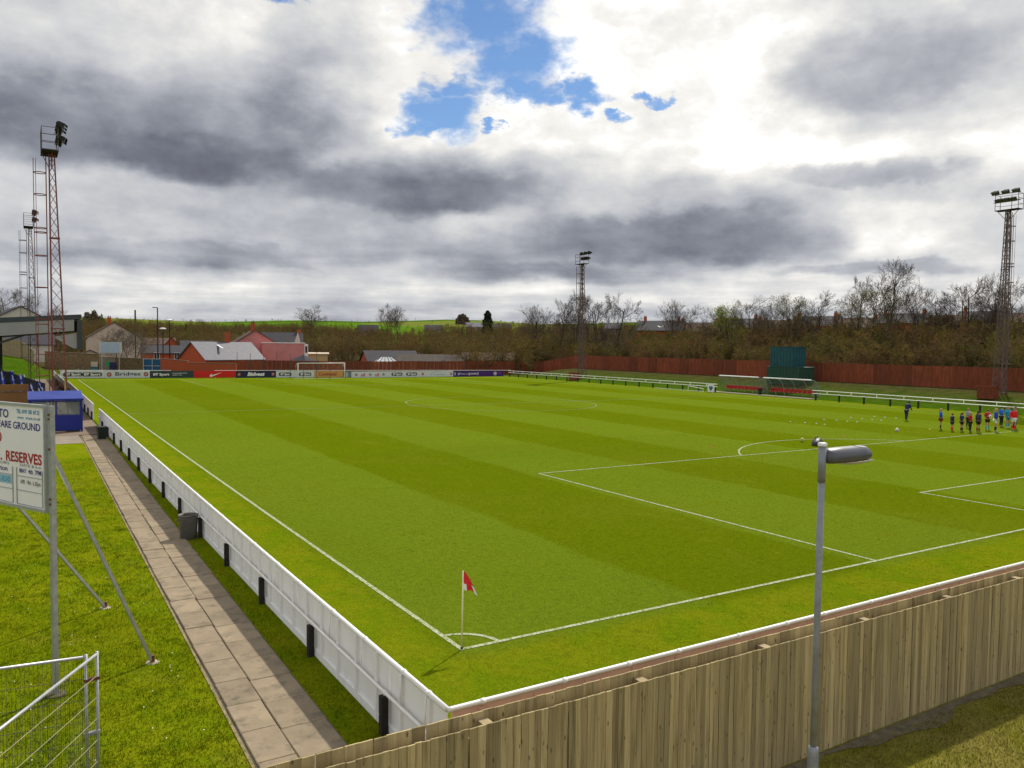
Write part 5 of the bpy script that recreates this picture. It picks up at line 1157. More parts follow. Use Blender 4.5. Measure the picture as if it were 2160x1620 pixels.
def person(label, x, y, face, h, top, legs, socks, hair=(.05, .03, .02), long_hair=False, lean=0.0, arms=('down', 'down'), trousers=False, sleeves='long', boots=(.02, .02, .02), stride=.0, extra=None):
    z = t0(x, y)+.012; t = thing('person', label, 'person', (x, y, z), -face, 'people on the pitch'); c = math.cos(lean); s = math.sin(lean)
    def up(p):                                       # bend the trunk forward about the hips
        px, py, pz = p; pz -= .52; return (px, py*c+pz*s, .52+pz*c-py*s)
    J = {'pel': (0, 0, .53), 'sp': up((0, .005, .62)), 'ch': up((0, 0, .73)), 'nk': up((0, .0, .825)), 'hb': up((0, .012, .865)), 'hd': up((0, .022, .915)), 'ht': up((0, .012, .965)), 'nose': up((0, .062, .908))}
    Rr = {'pel': (.078, .058), 'sp': (.070, .052), 'ch': (.082, .058), 'nk': .028, 'hb': (.040, .046), 'hd': (.050, .060), 'ht': (.036, .042), 'nose': .009}
    E = [('pel', 'sp'), ('sp', 'ch'), ('ch', 'nk'), ('nk', 'hb'), ('hb', 'hd'), ('hd', 'ht'), ('hd', 'nose')]
    for k, q in enumerate('LR'):
        m_ = -1 if q == 'L' else 1; st = stride*(1 if q == 'L' else -1)
        J['sh'+q] = up((m_*.105, -.005, .795)); pose = arms[k]
        if pose == 'down': el, wr, hn = (m_*.135, -.015, .645), (m_*.135, .02, .52), (m_*.13, .03, .465)
        elif pose == 'hold': el, wr, hn = (m_*.15, .02, .655), (m_*.10, .13, .66), (m_*.065, .165, .67)
        elif pose == 'cross': el, wr, hn = (m_*.145, .03, .655), (m_*.05, .10, .68), (-m_*.01, .105, .69)
        elif pose == 'hips': el, wr, hn = (m_*.19, -.05, .66), (m_*.12, .02, .57), (m_*.095, .04, .55)
        else: el, wr, hn = (m_*.15, .06, .66), (m_*.14, .17, .60), (m_*.135, .215, .575)
        J['el'+q], J['wr'+q], J['hn'+q] = up(el), up(wr), up(hn)
        Rr.update({'sh'+q: .036, 'el'+q: .026, 'wr'+q: .018, 'hn'+q: (.020, .013)})
        J['hp'+q] = (m_*.052, 0, .49); J['kn'+q] = (m_*.06, .012+st*.6, .28); J['an'+q] = (m_*.062, -.012+st, .055); J['to'+q] = (m_*.07, .075+st, .018)
        Rr.update({'hp'+q: .054, 'kn'+q: .036, 'an'+q: .024, 'to'+q: (.024, .016)})
        E += [('ch', 'sh'+q), ('sh'+q, 'el'+q), ('el'+q, 'wr'+q), ('wr'+q, 'hn'+q), ('pel', 'hp'+q), ('hp'+q, 'kn'+q), ('kn'+q, 'an'+q), ('an'+q, 'to'+q)]
    def part(name, keys, edges, scale_r, m_, root, par=t, over=None):
        ks = list(keys); V = [tuple(v*h for v in (over or {}).get(k, J[k])) for k in ks]
        Rd = [tuple(r*h*scale_r*((1.22 if k in ('ch', 'sp', 'pel') else (1.3 if k[:2] == 'sh' else 1)) if name == 'shirt' else 1) for r in (Rr[k] if isinstance(Rr[k], tuple) else (Rr[k], Rr[k]))) for k in ks]
        me = skin_mesh(V, [(ks.index(a), ks.index(b)) for a, b in edges], Rd, ks.index(root)); me.name = name; me.materials.append(m_)
        o = bpy.data.objects.new(name, me); COL.objects.link(o); o.parent = par; return o
    body = part('body', J.keys(), E, 1.0, SKIN, 'pel')
    # fingers, rooted in the palm and joined into the body mesh
    mb = MB()
    for k, q in enumerate('LR'):
        w = Vector(J['wr'+q])*h; hn = Vector(J['hn'+q])*h; d = (hn-w).normalized(); sd_ = d.cross(Vector((0, 1, .3))).normalized()
        for i, (o_, L_) in enumerate(((-1.5, .036), (-.5, .043), (.5, .041), (1.5, .032))):
            b = hn+sd_*o_*.0085*h+d*.012*h; m1 = b+d*L_*.55*h; mb.tube([b, m1, m1+(d*.8+Vector((0, .5, -.2))*.5).normalized()*L_*.5*h], [.0048*h, .0046*h, .0036*h], 5)
        b = hn-d*.012*h-sd_*.016*h; mb.tube([b, b-sd_*.016*h+d*.018*h, b-sd_*.018*h+d*.034*h], [.006*h, .0052*h, .004*h], 5)
    bm_v = [v.co.copy() for v in body.data.vertices]; off = len(bm_v)
    fs = [tuple(p.vertices) for p in body.data.polygons]+[tuple(i+off for i in f) for f in mb.f]
    nm = bpy.data.meshes.new('body'); nm.from_pydata([tuple(v) for v in bm_v]+mb.v, [], fs); nm.materials.append(SKIN); nm.polygons.foreach_set('use_smooth', [True]*len(nm.polygons)); old = body.data; body.data = nm; bpy.data.meshes.remove(old)
    ov = {'nk': up((0, 0, .805))}
    ks = ['pel', 'sp', 'ch', 'nk', 'shL', 'elL', 'shR', 'elR']; ed = [('pel', 'sp'), ('sp', 'ch'), ('ch', 'nk'), ('ch', 'shL'), ('shL', 'elL'), ('ch', 'shR'), ('shR', 'elR')]
    if sleeves == 'long': ks += ['wrL', 'wrR']; ed += [('elL', 'wrL'), ('elR', 'wrR')]
    part('shirt', ks, ed, 1.22, cloth(top), 'ch', t, ov)
    ks = ['pel', 'hpL', 'knL', 'hpR', 'knR']; ed = [('pel', 'hpL'), ('hpL', 'knL'), ('pel', 'hpR'), ('hpR', 'knR')]; ov2 = {}
    if trousers: ks += ['anL', 'anR']; ed += [('knL', 'anL'), ('knR', 'anR')]
    else:
        for q in 'LR': a, b = J['hp'+q], J['kn'+q]; ov2['kn'+q] = tuple(a[i]*.25+b[i]*.75 for i in range(3))
    part('trousers' if trousers else 'shorts', ks, ed, 1.16, cloth(legs), 'pel', t, ov2)
    for q in 'LR':
        if not trousers:
            a, b = J['kn'+q], J['an'+q]; part('sock', ['kn'+q, 'an'+q], [('kn'+q, 'an'+q)], 1.16, cloth(socks), 'kn'+q, t, {'kn'+q: tuple(a[i]*.8+b[i]*.2 for i in range(3))})
        part('boot', ['an'+q, 'to'+q], [('an'+q, 'to'+q)], 1.2, cloth(boots), 'an'+q)
    hm = MB(); hc = Vector(up((0, .008, .928)))*h; ax_ = (.056*h, .066*h, .062*h); V = []; F = []
    for i in range(7):
        ph = math.pi*(.0+.62*i/6)
        for j in range(14):
            a = 2*math.pi*j/14; bk = 1.0+(.25 if math.sin(a) < -.2 and i > 3 else 0); fr = .62 if (math.sin(a) > .35 and i > 3) else 1
            V.append(hc+Vector((ax_[0]*math.sin(ph)*math.cos(a), ax_[1]*math.sin(ph)*math.sin(a)*1.0-.006*h, ax_[2]*math.cos(ph)*(1 if i < 4 else bk)*fr)))
    for i in range(6):
        for j in range(14): F.append((i*14+j, i*14+(j+1) % 14, (i+1)*14+(j+1) % 14, (i+1)*14+j))
    hm.add(V, F)
    if long_hair: hm.tube([hc+Vector((0, -.06*h, 0)), hc+Vector((0, -.085*h, -.05*h)), hc+Vector((0, -.075*h, -.13*h))], [.024*h, .026*h, .010*h], 8)
    hm.build('hair', cloth(hair), t, True)
    for m_ in (-1, 1): q = MB(); e = Vector(up((m_*.052, .012, .905)))*h; q.tube([e-Vector((0, 0, .012*h)), e+Vector((m_*.006*h, 0, .012*h))], .009*h, 6); q.build('ear', SKIN, t)
    return t
NAVY = (.018, .024, .085); ROYAL = (.02, .10, .62); MAROON = (.26, .018, .03); RED = (.75, .012, .018); BLACK = (.02, .02, .024); WHITE = (.85, .85, .85); TEAL = (.03, .48, .52); CYAN = (.02, .36, .58); BLOND = (.45, .30, .12); BROWN = (.07, .035, .02)
person('coach in navy tracksuit bending forward, standing alone left of the group', 53.4, 24.9, R(95), 1.66, NAVY, NAVY, NAVY, BLACK, False, .42, ('reach', 'reach'), True, stride=.05)
person('blond player in a royal blue jacket and maroon shorts, first from the left', 49.05, 19.55, R(150), 1.55, ROYAL, MAROON, BLACK, BLOND, True, 0, ('hips', 'hips'))
person('small player in navy with red socks, second from the left', 48.85, 18.6, R(120), 1.28, NAVY, BLACK, RED, BROWN)
person('player in navy shirt, black shorts and dark socks, third from the left', 49.16, 18.1, R(120), 1.36, (.02, .03, .13), BLACK, BLACK, BROWN, True, sleeves='short')
person('player in a pale grey patterned top half hidden behind the red jacket', 52.3, 19.4, R(200), 1.48, (.30, .33, .40), BLACK, BLACK, (.3, .18, .08), arms=('cross', 'cross'), trousers=True)
person('blond child in a red jacket and dark trousers in the middle of the group', 49.4, 17.65, R(170), 1.42, (.55, .015, .02), BLACK, BLACK, BLOND, trousers=True, arms=('down', 'hold'))
person('dark-haired player in a charcoal jacket with maroon socks', 49.6, 17.2, R(110), 1.55, (.05, .055, .09), BLACK, MAROON, BLACK, True)
pb_ = person('player in red and black top and teal socks holding a ball', 51.9, 17.8, R(215), 1.52, (.45, .02, .03), BLACK, TEAL, (.16, .05, .02), arms=('hold', 'hold'))
person('blond player in royal blue top and white shorts', 51.45, 17.0, R(140), 1.66, (.03, .05, .5), WHITE, BLACK, BLOND, True, boots=(.5, .5, .5))
person('player in mid-blue top and black trousers at the back', 55.5, 18.7, R(190), 1.55, (.015, .16, .66), BLACK, BLACK, BROWN, trousers=True, arms=('cross', 'cross'))
person('player in an all-cyan kit near the right end of the group', 55.15, 18.05, R(200), 1.60, CYAN, CYAN, CYAN, (.35, .22, .1), True, arms=('hips', 'down'), boots=(.6, .6, .6))
person('player in dark navy half hidden behind the red shirt at far right', 54.9, 17.45, R(190), 1.64, NAVY, NAVY, NAVY, BROWN, trousers=True)
person('player in red shirt, white shorts and red socks, rightmost of the group', 53.75, 16.95, R(215), 1.66, RED, WHITE, RED, (.3, .17, .07), boots=(.5, .01, .01))

# ------------------------------------------------------------------ training kit
def gpt(px, py):
    d = AF+AR*(px-1080)/FPX-AU*(py-810)/FPX; k = -CAM[2]/d[2]; p = CAM+d*k; return float(p[0]), float(p[1])
def disc(px, py, col, label, grp):
    x, y = gpt(px, py); t = thing('marker_disc', label, 'marker', (x, y, t0(x, y)+.012), 0, grp); mb = MB(); mb.lathe((0, 0, 0), [(.08, 0), (.078, .01), (.044, .04), (.036, .045), (.04, .036), (.07, .007)], 14, False); mb.build('shell', col, t, True)
DW = flat('disc_white', (.5, .56, .55)); DR = flat('disc_red', (.6, .10, .02)); DY = flat('disc_yellow', (.65, .6, .05))
for (cx, cy) in ((660, 1095), (755, 1102), (828, 1107), (880, 1113), (877, 1081), (957, 1087), (1025, 1093), (1088, 1098), (1050, 1070), (1122, 1077), (1185, 1084), (1243, 1087), (1200, 1062), (1267, 1067), (1338, 1072)):
    disc(1450+cx/3.042, 530+cy/3.042, DW, 'white marker disc in the scattered grid left of the lone coach', 'grid of white marker discs')
disc(1235, 905, DR, 'red and white marker farthest left on the pitch', 'red markers'); disc(1500, 944, DR, 'red and white marker just left of the penalty arc', 'red markers'); disc(1503, 890, DR, 'orange marker near the middle of the pitch, beyond the penalty arc', 'red markers'); disc(1778, 921, DR, 'orange marker above the lamp head', 'red markers')
disc(1961, 906, DY, 'yellow marker just left of the group of players', 'yellow markers'); disc(2068, 897, DY, 'yellow marker behind the group of players', 'yellow markers')
def ball(px, py, m_, label, r=.11, z=None, at=None):
    x, y = gpt(px, py) if at is None else at[:2]; zz = t0(x, y)+.012+r if at is None else at[2]
    t = thing('football', label, 'ball', (x, y, zz), 0, 'footballs'); mb = MB(); mb.lathe((0, 0, 0), [(max(.002, r*math.sin(math.pi*i/12)), -r*math.cos(math.pi*i/12)) for i in range(13)], 18); b = mb.build('ball', m_, t, True)
    for (a, e) in ((0, 0), (1.3, .2), (2.5, -.1), (3.8, .1), (5.0, -.2), (.6, .9), (2.7, 1.0), (4.6, .9)):
        d = Vector((math.cos(a)*math.cos(e), math.sin(a)*math.cos(e), math.sin(e))); u = d.orthogonal().normalized(); v = d.cross(u); q = MB(); q.add([d*r*1.004+(u*math.cos(w)+v*math.sin(w))*r*.3-d*r*.03 for w in [2*math.pi*i/5 for i in range(5)]]+[d*r*1.02], [(i, (i+1) % 5, 5) for i in range(5)]); q.build('patch', M['black'], b)
ball(1892, 911, M['ball_white'], 'white football lying between the coach and the players', .13)
ball(1692, 933, flat('ball_yellow', (.6, .62, .15)), 'yellow football beside the black kit bag', .13)
ball(0, 0, M['ball_white'], 'white football held by the player with teal socks', .11, at=(51.75, 17.55, 1.05))
x, y = gpt(1724, 940); t = thing('kit_bag', 'black kit bag slumped on the grass behind the lamp head', 'bag', (x, y, t0(x, y)+.012), .4)
V = []; F = []; n = 12; st = [(-.62, .05, .04), (-.5, .2, .2), (-.25, .27, .36), (.05, .28, .44), (.3, .26, .40), (.52, .2, .26), (.64, .06, .08)]
for (u, w, hh) in st:
    for j in range(n): a = 2*math.pi*j/n; V.append((u, math.cos(a)*w, max(0, hh*(.5+.5*math.sin(a))+.03*math.sin(a*3+u*9))))
for i in range(len(st)-1):
    for j in range(n): F.append((i*n+j, i*n+(j+1) % n, (i+1)*n+(j+1) % n, (i+1)*n+j))
F += [tuple(range(n))[::-1], tuple((len(st)-1)*n+j for j in range(n))]
mb = MB(); mb.add(V, F); b = mb.build('body', M['black'], t, True); mb = MB(); mb.tube([(-.25, .05, .36), (-.1, .08, .52), (.15, .08, .54), (.3, .05, .40)], .02, 6); mb.build('strap', M['black'], t)

# ------------------------------------------------------------------ houses beyond the ground
TH = YAW
def house(name, label, c, w, d, eave, ridge, wm, rm, rot=None, along=True, chim=(), wins=(), grp=None, cat='house', over=.3, z=None, win_m=None):
    'c = middle of the plan; along = ridge parallel to the front (local x); local -y looks to the camera'
    th = math.atan2(c[0]-CAM[0], c[1]-CAM[1]); rz = -th+(rot or 0); z = t0(c[0], c[1])-.3 if z is None else z
    t = thing(name, label, cat, (c[0], c[1], z), rz, grp)
    a, b = (w/2, d/2) if along else (d/2, w/2)                    # half ridge length, half span
    def L_(u, v, zz): return (u, v, zz) if along else (-v, u, zz)
    mb = MB(); mb.prism([L_(-a, -b, 0), L_(-a, b, 0), L_(-a, b, eave), L_(-a, 0, ridge), L_(-a, -b, eave)], Vector(L_(2*a, 0, 0))); mb.build('wall', wm, t)
    sl = (ridge-eave)/b; o = over; rf = None
    for s in (-1, 1):
        mb = MB(); A = [L_(-a-o, s*.001, ridge+.03), L_(a+o, s*.001, ridge+.03), L_(a+o, s*(b+o), eave-o*sl+.03), L_(-a-o, s*(b+o), eave-o*sl+.03)]
        mb.prism(A, (0, 0, .14)); r_ = mb.build('roof', rm, t); rf = rf or r_
    for (u, v, hh) in chim:
        q = MB(); p = L_(u, v, 0); base = ridge-abs(v)*sl-.4; q.box((p[0], p[1], base+(hh+.4)/2), (.7, .55, hh+.4)); ch = q.build('chimney', M['red_brick'], rf)
        for k in (-.17, .17): q = MB(); q.lathe((p[0]+k, p[1], base+hh+.4), [(.11, 0), (.10, .35), (.08, .35)], 8); q.build('chimney_pot', M['tile_brown'], ch) if False else q.build('chimney_pot', M['tile_brown'], rf)
    fy = -d/2
    for (u, zz, ww, hh) in wins:
        q = MB(); q.bbox(u-ww/2, u+ww/2, fy-.05, fy-.02, zz, zz+hh); wn = q.build('window', win_m or M['dark_glass'], t)
        q = MB(); e = .08
        q.bbox(u-ww/2-e, u-ww/2, fy-.09, fy+.02, zz-e, zz+hh+e); q.bbox(u+ww/2, u+ww/2+e, fy-.09, fy+.02, zz-e, zz+hh+e); q.bbox(u-ww/2, u+ww/2, fy-.09, fy+.02, zz+hh, zz+hh+e); q.bbox(u-ww/2, u+ww/2, fy-.09, fy+.02, zz-e, zz); q.bbox(u-.03, u+.03, fy-.08, fy-.052, zz, zz+hh); q.build('window_frame', M['white_clean'], wn)
    return t
def pos(px, d): v = S(px, 740, d); return (v.x, v.y)
def zat(px, py, d): return S(px, py, d).z
def abs_house(name, label, px, d, wpx, depth, eave_px, ridge_px, wm, rm, base=None, **k):
    c = pos(px, d); z = t0(*c)-.3; return house(name, label, c, wpx*d/FPX, depth, zat(px, eave_px, d)-z, zat(px, ridge_px, d)-z, wm, rm, **k)
abs_house('house', 'large white gabled house with dark roof rising behind the stand', 36, 150, 100, 12, 676, 649, M['render_white'], M['slate'], along=False, rot=.12)
abs_house('house', 'low white house part showing below the stand roof', 60, 140, 90, 6, 726, 704, M['render_white'], M['slate'], along=True)
abs_house('house', 'cream rendered gable house with a big chimney behind the billboard', 238, 168, 98, 10, 713, 681, M['render'], M['tile_brown'], along=False, chim=((-4.2, .8, 1.5),), rot=.05)
abs_house('outbuilding', 'small cream outbuilding with a shallow gable above the stone wall', 190, 142, 36, 5, 748, 739, M['render'], M['tile_brown'], along=False, cat='outbuilding')
for k, (px, wpx, ev, rg, d, lb) in enumerate(((330, 70, 727, 714, 200, 'brown-roofed terrace house behind the black street lamps, upper row'), (352, 95, 745, 730, 178, 'long grey-roofed terrace behind the blue gate'), (362, 40, 735, 712, 186, 'dark red gabled terrace end with a white pipe'), (415, 60, 738, 720, 185, 'slate-roofed terrace house just left of the brick gable'))):
    abs_house('terrace_house', lb, px, d, wpx, 8, ev, rg, M['red_brick'], M['slate'] if k % 2 else M['tile_brown'], along=(k != 2), wins=((-2, 1.5, 1, 1.3), (2, 1.5, 1, 1.3)), grp='terraces beyond the far wall')
# brick extension with the wet slate roof
c = pos(468, 140); z = t0(*c)-.3
house('brick_building', 'orange-red brick building with a shiny grey slate roof and a skylight', c, 11.6, 7.6, zat(455, 757, 140)-z, zat(455, 723, 140)-z, M['red_brick'], M['slate_light'], rot=.62, along=True, chim=((1.2, .1, 2.0),), cat='building')
t = wthing('skylight', 'long white skylight in the shiny slate roof', 'skylight', S(463, 731, 139.2)); a, b = S(457, 727, 138.6), S(470, 735, 137.0); mb = MB(); mb.bar(a, b, .35, .12); mb.build('frame', M['white_clean'], t)
# pink building
c = pos(534, 152); z = t0(*c)-.3
house('pink_building', 'pink rendered gable building with a red chimney', c, 8.2, 9, zat(534, 727, 152)-z, zat(534, 698, 152)-z, M['pink'], M['tile_brown'], along=False, chim=((-3.6, .4, 1.6),), rot=.1, cat='building')
c = pos(600, 150); z = t0(*c)-.3; h_ = zat(600, 724, 150)-z
t = thing('pink_building', 'long flat-topped pink wing to the right of the pink gable', 'building', (c[0], c[1], z), -math.atan2(c[0]-CAM[0], c[1]-CAM[1])); mb = MB(); mb.bbox(-3.9, 3.6, -2.5, 2.5, 0, h_); mb.build('wall', M['pink'], t); mb = MB(); mb.bbox(-4.0, 3.7, -2.6, -2.3, h_, h_+.16); mb.build('parapet', M['white_clean'], t)
mb = MB(); mb.bbox(3.55, 4.2, -2.55, -2.0, 1, h_-.1); w_ = mb.build('bay_window', M['white_clean'], t); mb = MB(); mb.bbox(3.68, 4.05, -2.60, -2.56, h_-1.7, h_-.5); mb.build('pane', M['dark_glass'], w_)
abs_house('house', 'dark slate roofed house with a pale gable tip behind the pink wing', 596, 164, 78, 7, 724, 703, M['render'], M['slate'], along=True, chim=((3.2, 0, .7),))
c = pos(630, 163); t = wthing('gable_tip', 'narrow cream gable at the right end of the dark slate roof', 'gable', S(630, 722, 159)); mb = MB(); mb.prism([S(622, 723, 159), S(634, 723, 159), S(629, 702, 159)], (0, .4, 0)); mb.build('wall', M['render_white'], t)
abs_house('outbuilding', 'low cream flat building right of the pink wing', 668, 158, 44, 6, 747, 745, mat('cream_wall', (.45, .36, .18), .8, .08), M['render'], along=True, cat='outbuilding')
c = pos(640, 143); z = zat(640, 762, 143); t = thing('pavilion', 'small dark pyramid-roofed pavilion behind the goal', 'pavilion', (c[0], c[1], t0(*c)), .4); zb = z-t0(*c)
mb = MB(); mb.lathe((0, 0, zb), [(2.35, 0), (2.35, .08), (.04, 1.2)], 6); mb.build('roof', M['slate'], t); mb = MB(); mb.lathe((0, 0, 0), [(1.8, 0), (1.8, zb)], 6); mb.build('wall', M['red_brick'], t)
abs_house('house', 'red brick gable house with a dark roof, right of the far goal', 822, 176, 108, 8, 762, 741, M['red_brick'], M['slate'], along=True, rot=.25, wins=((-4, .5, .8, 1.2),))
c = pos(815, 152); t = thing('conservatory', 'white glazed conservatory roof showing over the red fence', 'conservatory', (c[0], c[1], t0(*c)), -.3); zb = zat(815, 766, 152)-t0(*c)
mb = MB(); mb.bbox(-2.2, 2.2, -1.5, 1.5, 0, zb); mb.build('base', M['white_clean'], t); mb = MB(); mb.add([(-2.5, -1.8, zb), (2.5, -1.8, zb), (2.5, 1.8, zb), (-2.5, 1.8, zb), (-1.0, 0, zb+1.15), (1.0, 0, zb+1.15)], [(0, 1, 5, 4), (1, 2, 5), (2, 3, 4, 5), (3, 0, 4)]); mb.build('glass_roof', M['light_glass'], t)
for k in range(6): f = k/5; q = MB(); q.bar((-2.5+5*f, -1.8, zb+.03), (-1.0+2*f, 0, zb+1.18), .06); q.build('glazing_bar', M['lamp_house'], t)
abs_house('bungalow', 'long grey-roofed bungalow with a pale gable end over the red fence', 912, 170, 140, 7, 762, 749, M['render_white'], M['slate_mid'], along=True, cat='bungalow', rot=-.1)
abs_house('bungalow', 'brown-roofed bungalow left of the far corner of the fence', 1030, 174, 108, 7, 759, 745, M['red_brick'], M['tile_brown'], along=True, cat='bungalow', rot=-.1)
far_h = [(776, 400, 42, 699, 686, 'pale-walled house among trees left of the twin poplars'), (915, 390, 38, 697, 686, 'dark brick house with three white windows on the far slope'), (1002, 430, 40, 690, 681, 'pale farm buildings left of the dark conifer'), (1060, 440, 36, 692, 683, 'low house right of the dark conifer'), (1292, 250, 34, 694, 683, 'pale house glimpsed through bare trees right of the middle floodlight')]
for k, (px, d, wpx, ev, rg, lb) in enumerate(far_h):
    abs_house('far_house', lb, px, d, wpx, 8, ev, rg, M['stone'] if k in (1, 3) else M['mortar'], M['slate'] if k != 2 else M['slate_light'], along=True, wins=((-2.6, zat(px, ev, d)-t0(*pos(px, d))-1.6, 1.3, 1.5), (0, zat(px, ev, d)-t0(*pos(px, d))-1.6, 1.3, 1.5), (2.6, zat(px, ev, d)-t0(*pos(px, d))-1.6, 1.3, 1.5)), grp='far houses', win_m=M['light_glass'] if k == 1 else None)
sk = [(1395, 1), (1475, 0), (1556, 1), (1640, 0), (1722, 1), (1806, 0), (1905, 1), (1990, 0), (2075, 1), (2160, 0)]
nm = ['leftmost terrace roof on the right-hand skyline', 'second skyline terrace roof from the left', 'third skyline terrace roof from the left', 'fourth skyline terrace roof, left of the sheeted gantry', 'fifth skyline terrace roof, right of the sheeted gantry', 'sixth skyline terrace roof, under the tallest bare tree', 'seventh skyline terrace roof, right of the tallest tree', 'eighth skyline terrace roof from the left', 'ninth skyline terrace roof, left of the right-hand floodlight', 'last skyline terrace roof at the right edge']
for k, (px, q) in enumerate(sk):
    d = 205-6*(k//3); rg = 684-(px-1395)*.030-q*6; ev = rg+20
    abs_house('terrace_house', nm[k], px, d, 92, 9, ev, rg, M['red_brick'] if q else M['stone'], M['slate'] if q else M['tile_brown'], along=True, chim=((-4.2, 0, 1.1), (4.2, 0, 1.0)), grp='terraces on the right-hand skyline', rot=-.15)

# ------------------------------------------------------------------ far walls, doors, gate, billboard and poles
def wall_run(name, label, pa, pb, za, zb, th, m_, cat='wall'):
    t = wthing(name, label, cat, (pa[0], pa[1], t0(*pa))); mb = MB()
    A = Vector((pa[0], pa[1], t0(*pa)-.4)); B = Vector((pb[0], pb[1], t0(*pb)-.4)); d = (B-A); nv = Vector((d.y, -d.x, 0)).normalized()*th
    mb.prism([A, B, Vector((pb[0], pb[1], zb)), Vector((pa[0], pa[1], za))], nv); w = mb.build('wall', m_, t)
    mb = MB(); mb.bar(Vector((pa[0], pa[1], za+.06))+nv/2, Vector((pb[0], pb[1], zb+.06))+nv/2, .14, th+.12, (0, 0, 1)) if False else mb.prism([Vector((pa[0], pa[1], za))-nv*.15, Vector((pb[0], pb[1], zb))-nv*.15, Vector((pb[0], pb[1], zb+.1))-nv*.15, Vector((pa[0], pa[1], za+.1))-nv*.15], nv*1.3); mb.build('coping', M['mortar'], t)
    return t
def P2(px, d): v = S(px, 740, d); return (v.x, v.y)
wall_run('stone_wall', 'tall brown rubble wall behind the left advertising boards', P2(98, 136), P2(212, 134), zat(98, 742, 136), zat(212, 748, 134), .4, M['stone'])
wall_run('stone_wall', 'lower ochre rubble wall between the green-signed door and the blue gate', P2(246, 133), P2(304, 132), zat(246, 755, 133), zat(304, 757, 132), .4, M['stone'])
wall_run('rendered_wall', 'dull green-brown gatehouse wall with the blue door', P2(213, 133.6), P2(245, 133), zat(213, 754, 133.6), zat(245, 755, 133), .35, M['concrete'])
wall_run('brick_wall', 'red painted brick wall between the blue gate and the brick building', P2(341, 131), P2(398, 129.5), zat(341, 757, 131), zat(398, 762, 129.5), .3, M['red_brick'])
wall_run('brick_wall', 'lower red painted wall below the brick building', P2(398, 129.5), P2(500, 127), zat(398, 766, 129.5), zat(500, 768, 127), .3, M['red_brick'])
def slabthing(name, label, cat, px0, px1, py0, py1, d, m_, th=.12, trim=None, bars=()):
    a, b = S(px0, py1, d), S(px1, py1, d); h = S(px0, py0, d).z-a.z; t = wthing(name, label, cat, a); nv = Vector((AF[0], AF[1], 0)).normalized()*th; a2 = Vector((a.x, a.y, a.z-.5)); b2 = Vector((b.x, b.y, a.z-.5))
    mb = MB(); mb.prism([a2, b2, b2+Vector((0, 0, h+.5)), a2+Vector((0, 0, h+.5))], nv); p = mb.build('leaf', m_, t)
    if trim:
        o = -nv*.5; A, B = a+o, Vector((b.x, b.y, a.z))+o; U = Vector((0, 0, h))
        for q, r in ((A, B), (A+U, B+U), (A, A+U), (B, B+U), (A.lerp(B, .5), A.lerp(B, .5)+U), (A+U*.42, B+U*.42)): k = MB(); k.bar(q, r, .09); k.build('frame', trim, t)
    return t
slabthing('gate', 'blue sheet gates with pale frames in the far wall', 'gate', 303, 340, 757, 782, 131, M['blue_gate'], .12, M['galv_lit'])
slabthing('door', 'pale teal door in the rubble wall', 'door', 192, 204.5, 769, 785, 133.4, mat('teal_door', (.05, .22, .27), .5, .15), .1)
slabthing('door', 'dark blue door under the green exit sign', 'door', 231.5, 243.5, 764, 785, 132.4, mat('navy_door', (.012, .02, .09), .5, .15), .1)
slabthing('exit_sign', 'small bright green sign above the blue door', 'sign', 224, 231, 762.5, 765.5, 132.3, flat('sign_green', (.01, .32, .10)), .08)
slabthing('lintel', 'pale stone lintel over the teal door', 'lintel', 191.5, 204.5, 763, 767, 133.2, M['render'], .12)
def billboard():
    d = 131.5; t = wthing('billboard', 'pale blue double-panel billboard on legs above the far wall', 'billboard', S(232, 790, d)); nv = Vector((AF[0], AF[1], 0)).normalized()
    def q(x0, x1, y0, y1, o, th, m_, n, par=t):
        a, b, c_, e = S(x0, y1, d), S(x1, y1, d), S(x1, y0, d), S(x0, y0, d); mb = MB(); mb.prism([p+nv*o for p in (a, b, c_, e)], nv*th); return mb.build(n, m_, par)
    q(208.5, 255.5, 721.5, 745.5, 0, .15, M['galv_lit'], 'backing')
    for x0, x1 in ((213.5, 230.8), (232.3, 250.5)): q(x0, x1, 722.8, 743.6, -.03, .028, flat('poster_blue', (.38, .45, .58)), 'poster')
    q(210, 254, 744, 745.5, -.06, .05, M['panel_grey'], 'ledge')
    for x in (214, 250.5): a, b = S(x, 745, d), S(x, 745, d); b = Vector((b.x, b.y, t0(b.x, b.y)-.2)); mb = MB(); mb.bar(a+nv*.08, b+nv*.08, .12); mb.build('leg', M['galv'], t)
billboard()
panel_fence('timber_fence', 'pale brown panel fence on the grass bank behind the stand', [P2(-30, 121), P2(72, 119)], 2.4, M['plank_end'], 2.0)
def pole(name, label, px, top, d, m_, head=None, grp=None, r=.09):
    p = P2(px, d); z = t0(*p); H_ = zat(px, top, d)-z; t = thing(name, label, 'pole' if head is None else 'street lamp', (p[0], p[1], z), 0, grp); mb = MB(); mb.tube([(0, 0, 0), (0, 0, H_)], [r*1.3, r], 8); mb.build('shaft', m_, t)
    if head == 'arm': mb = MB(); mb.bar((0, 0, H_), (-.75, .45, H_+.02), .10, .14); mb.build('lantern', M['lamp_head'], t)
    elif head == 'dome': mb = MB(); mb.lathe((0, 0, H_), [(.1, -.15), (.55, -.05), (.6, .08), (.35, .2), (.05, .24)], 12); mb.build('lantern', M['white_clean'], t)
    else: mb = MB(); mb.tube([(0, 0, H_-1.6), (0, 0, H_)], .13, 8); mb.build('cap', M['black'], t)
pole('telegraph_pole', 'tall timber pole with a dark top behind the far wall', 286, 654, 139, M['bark'], None, None, .10)
pole('street_lamp', 'tall black street lamp with a short arm to the left', 333, 649, 141, M['black'], 'arm', 'far street lamps', .09)
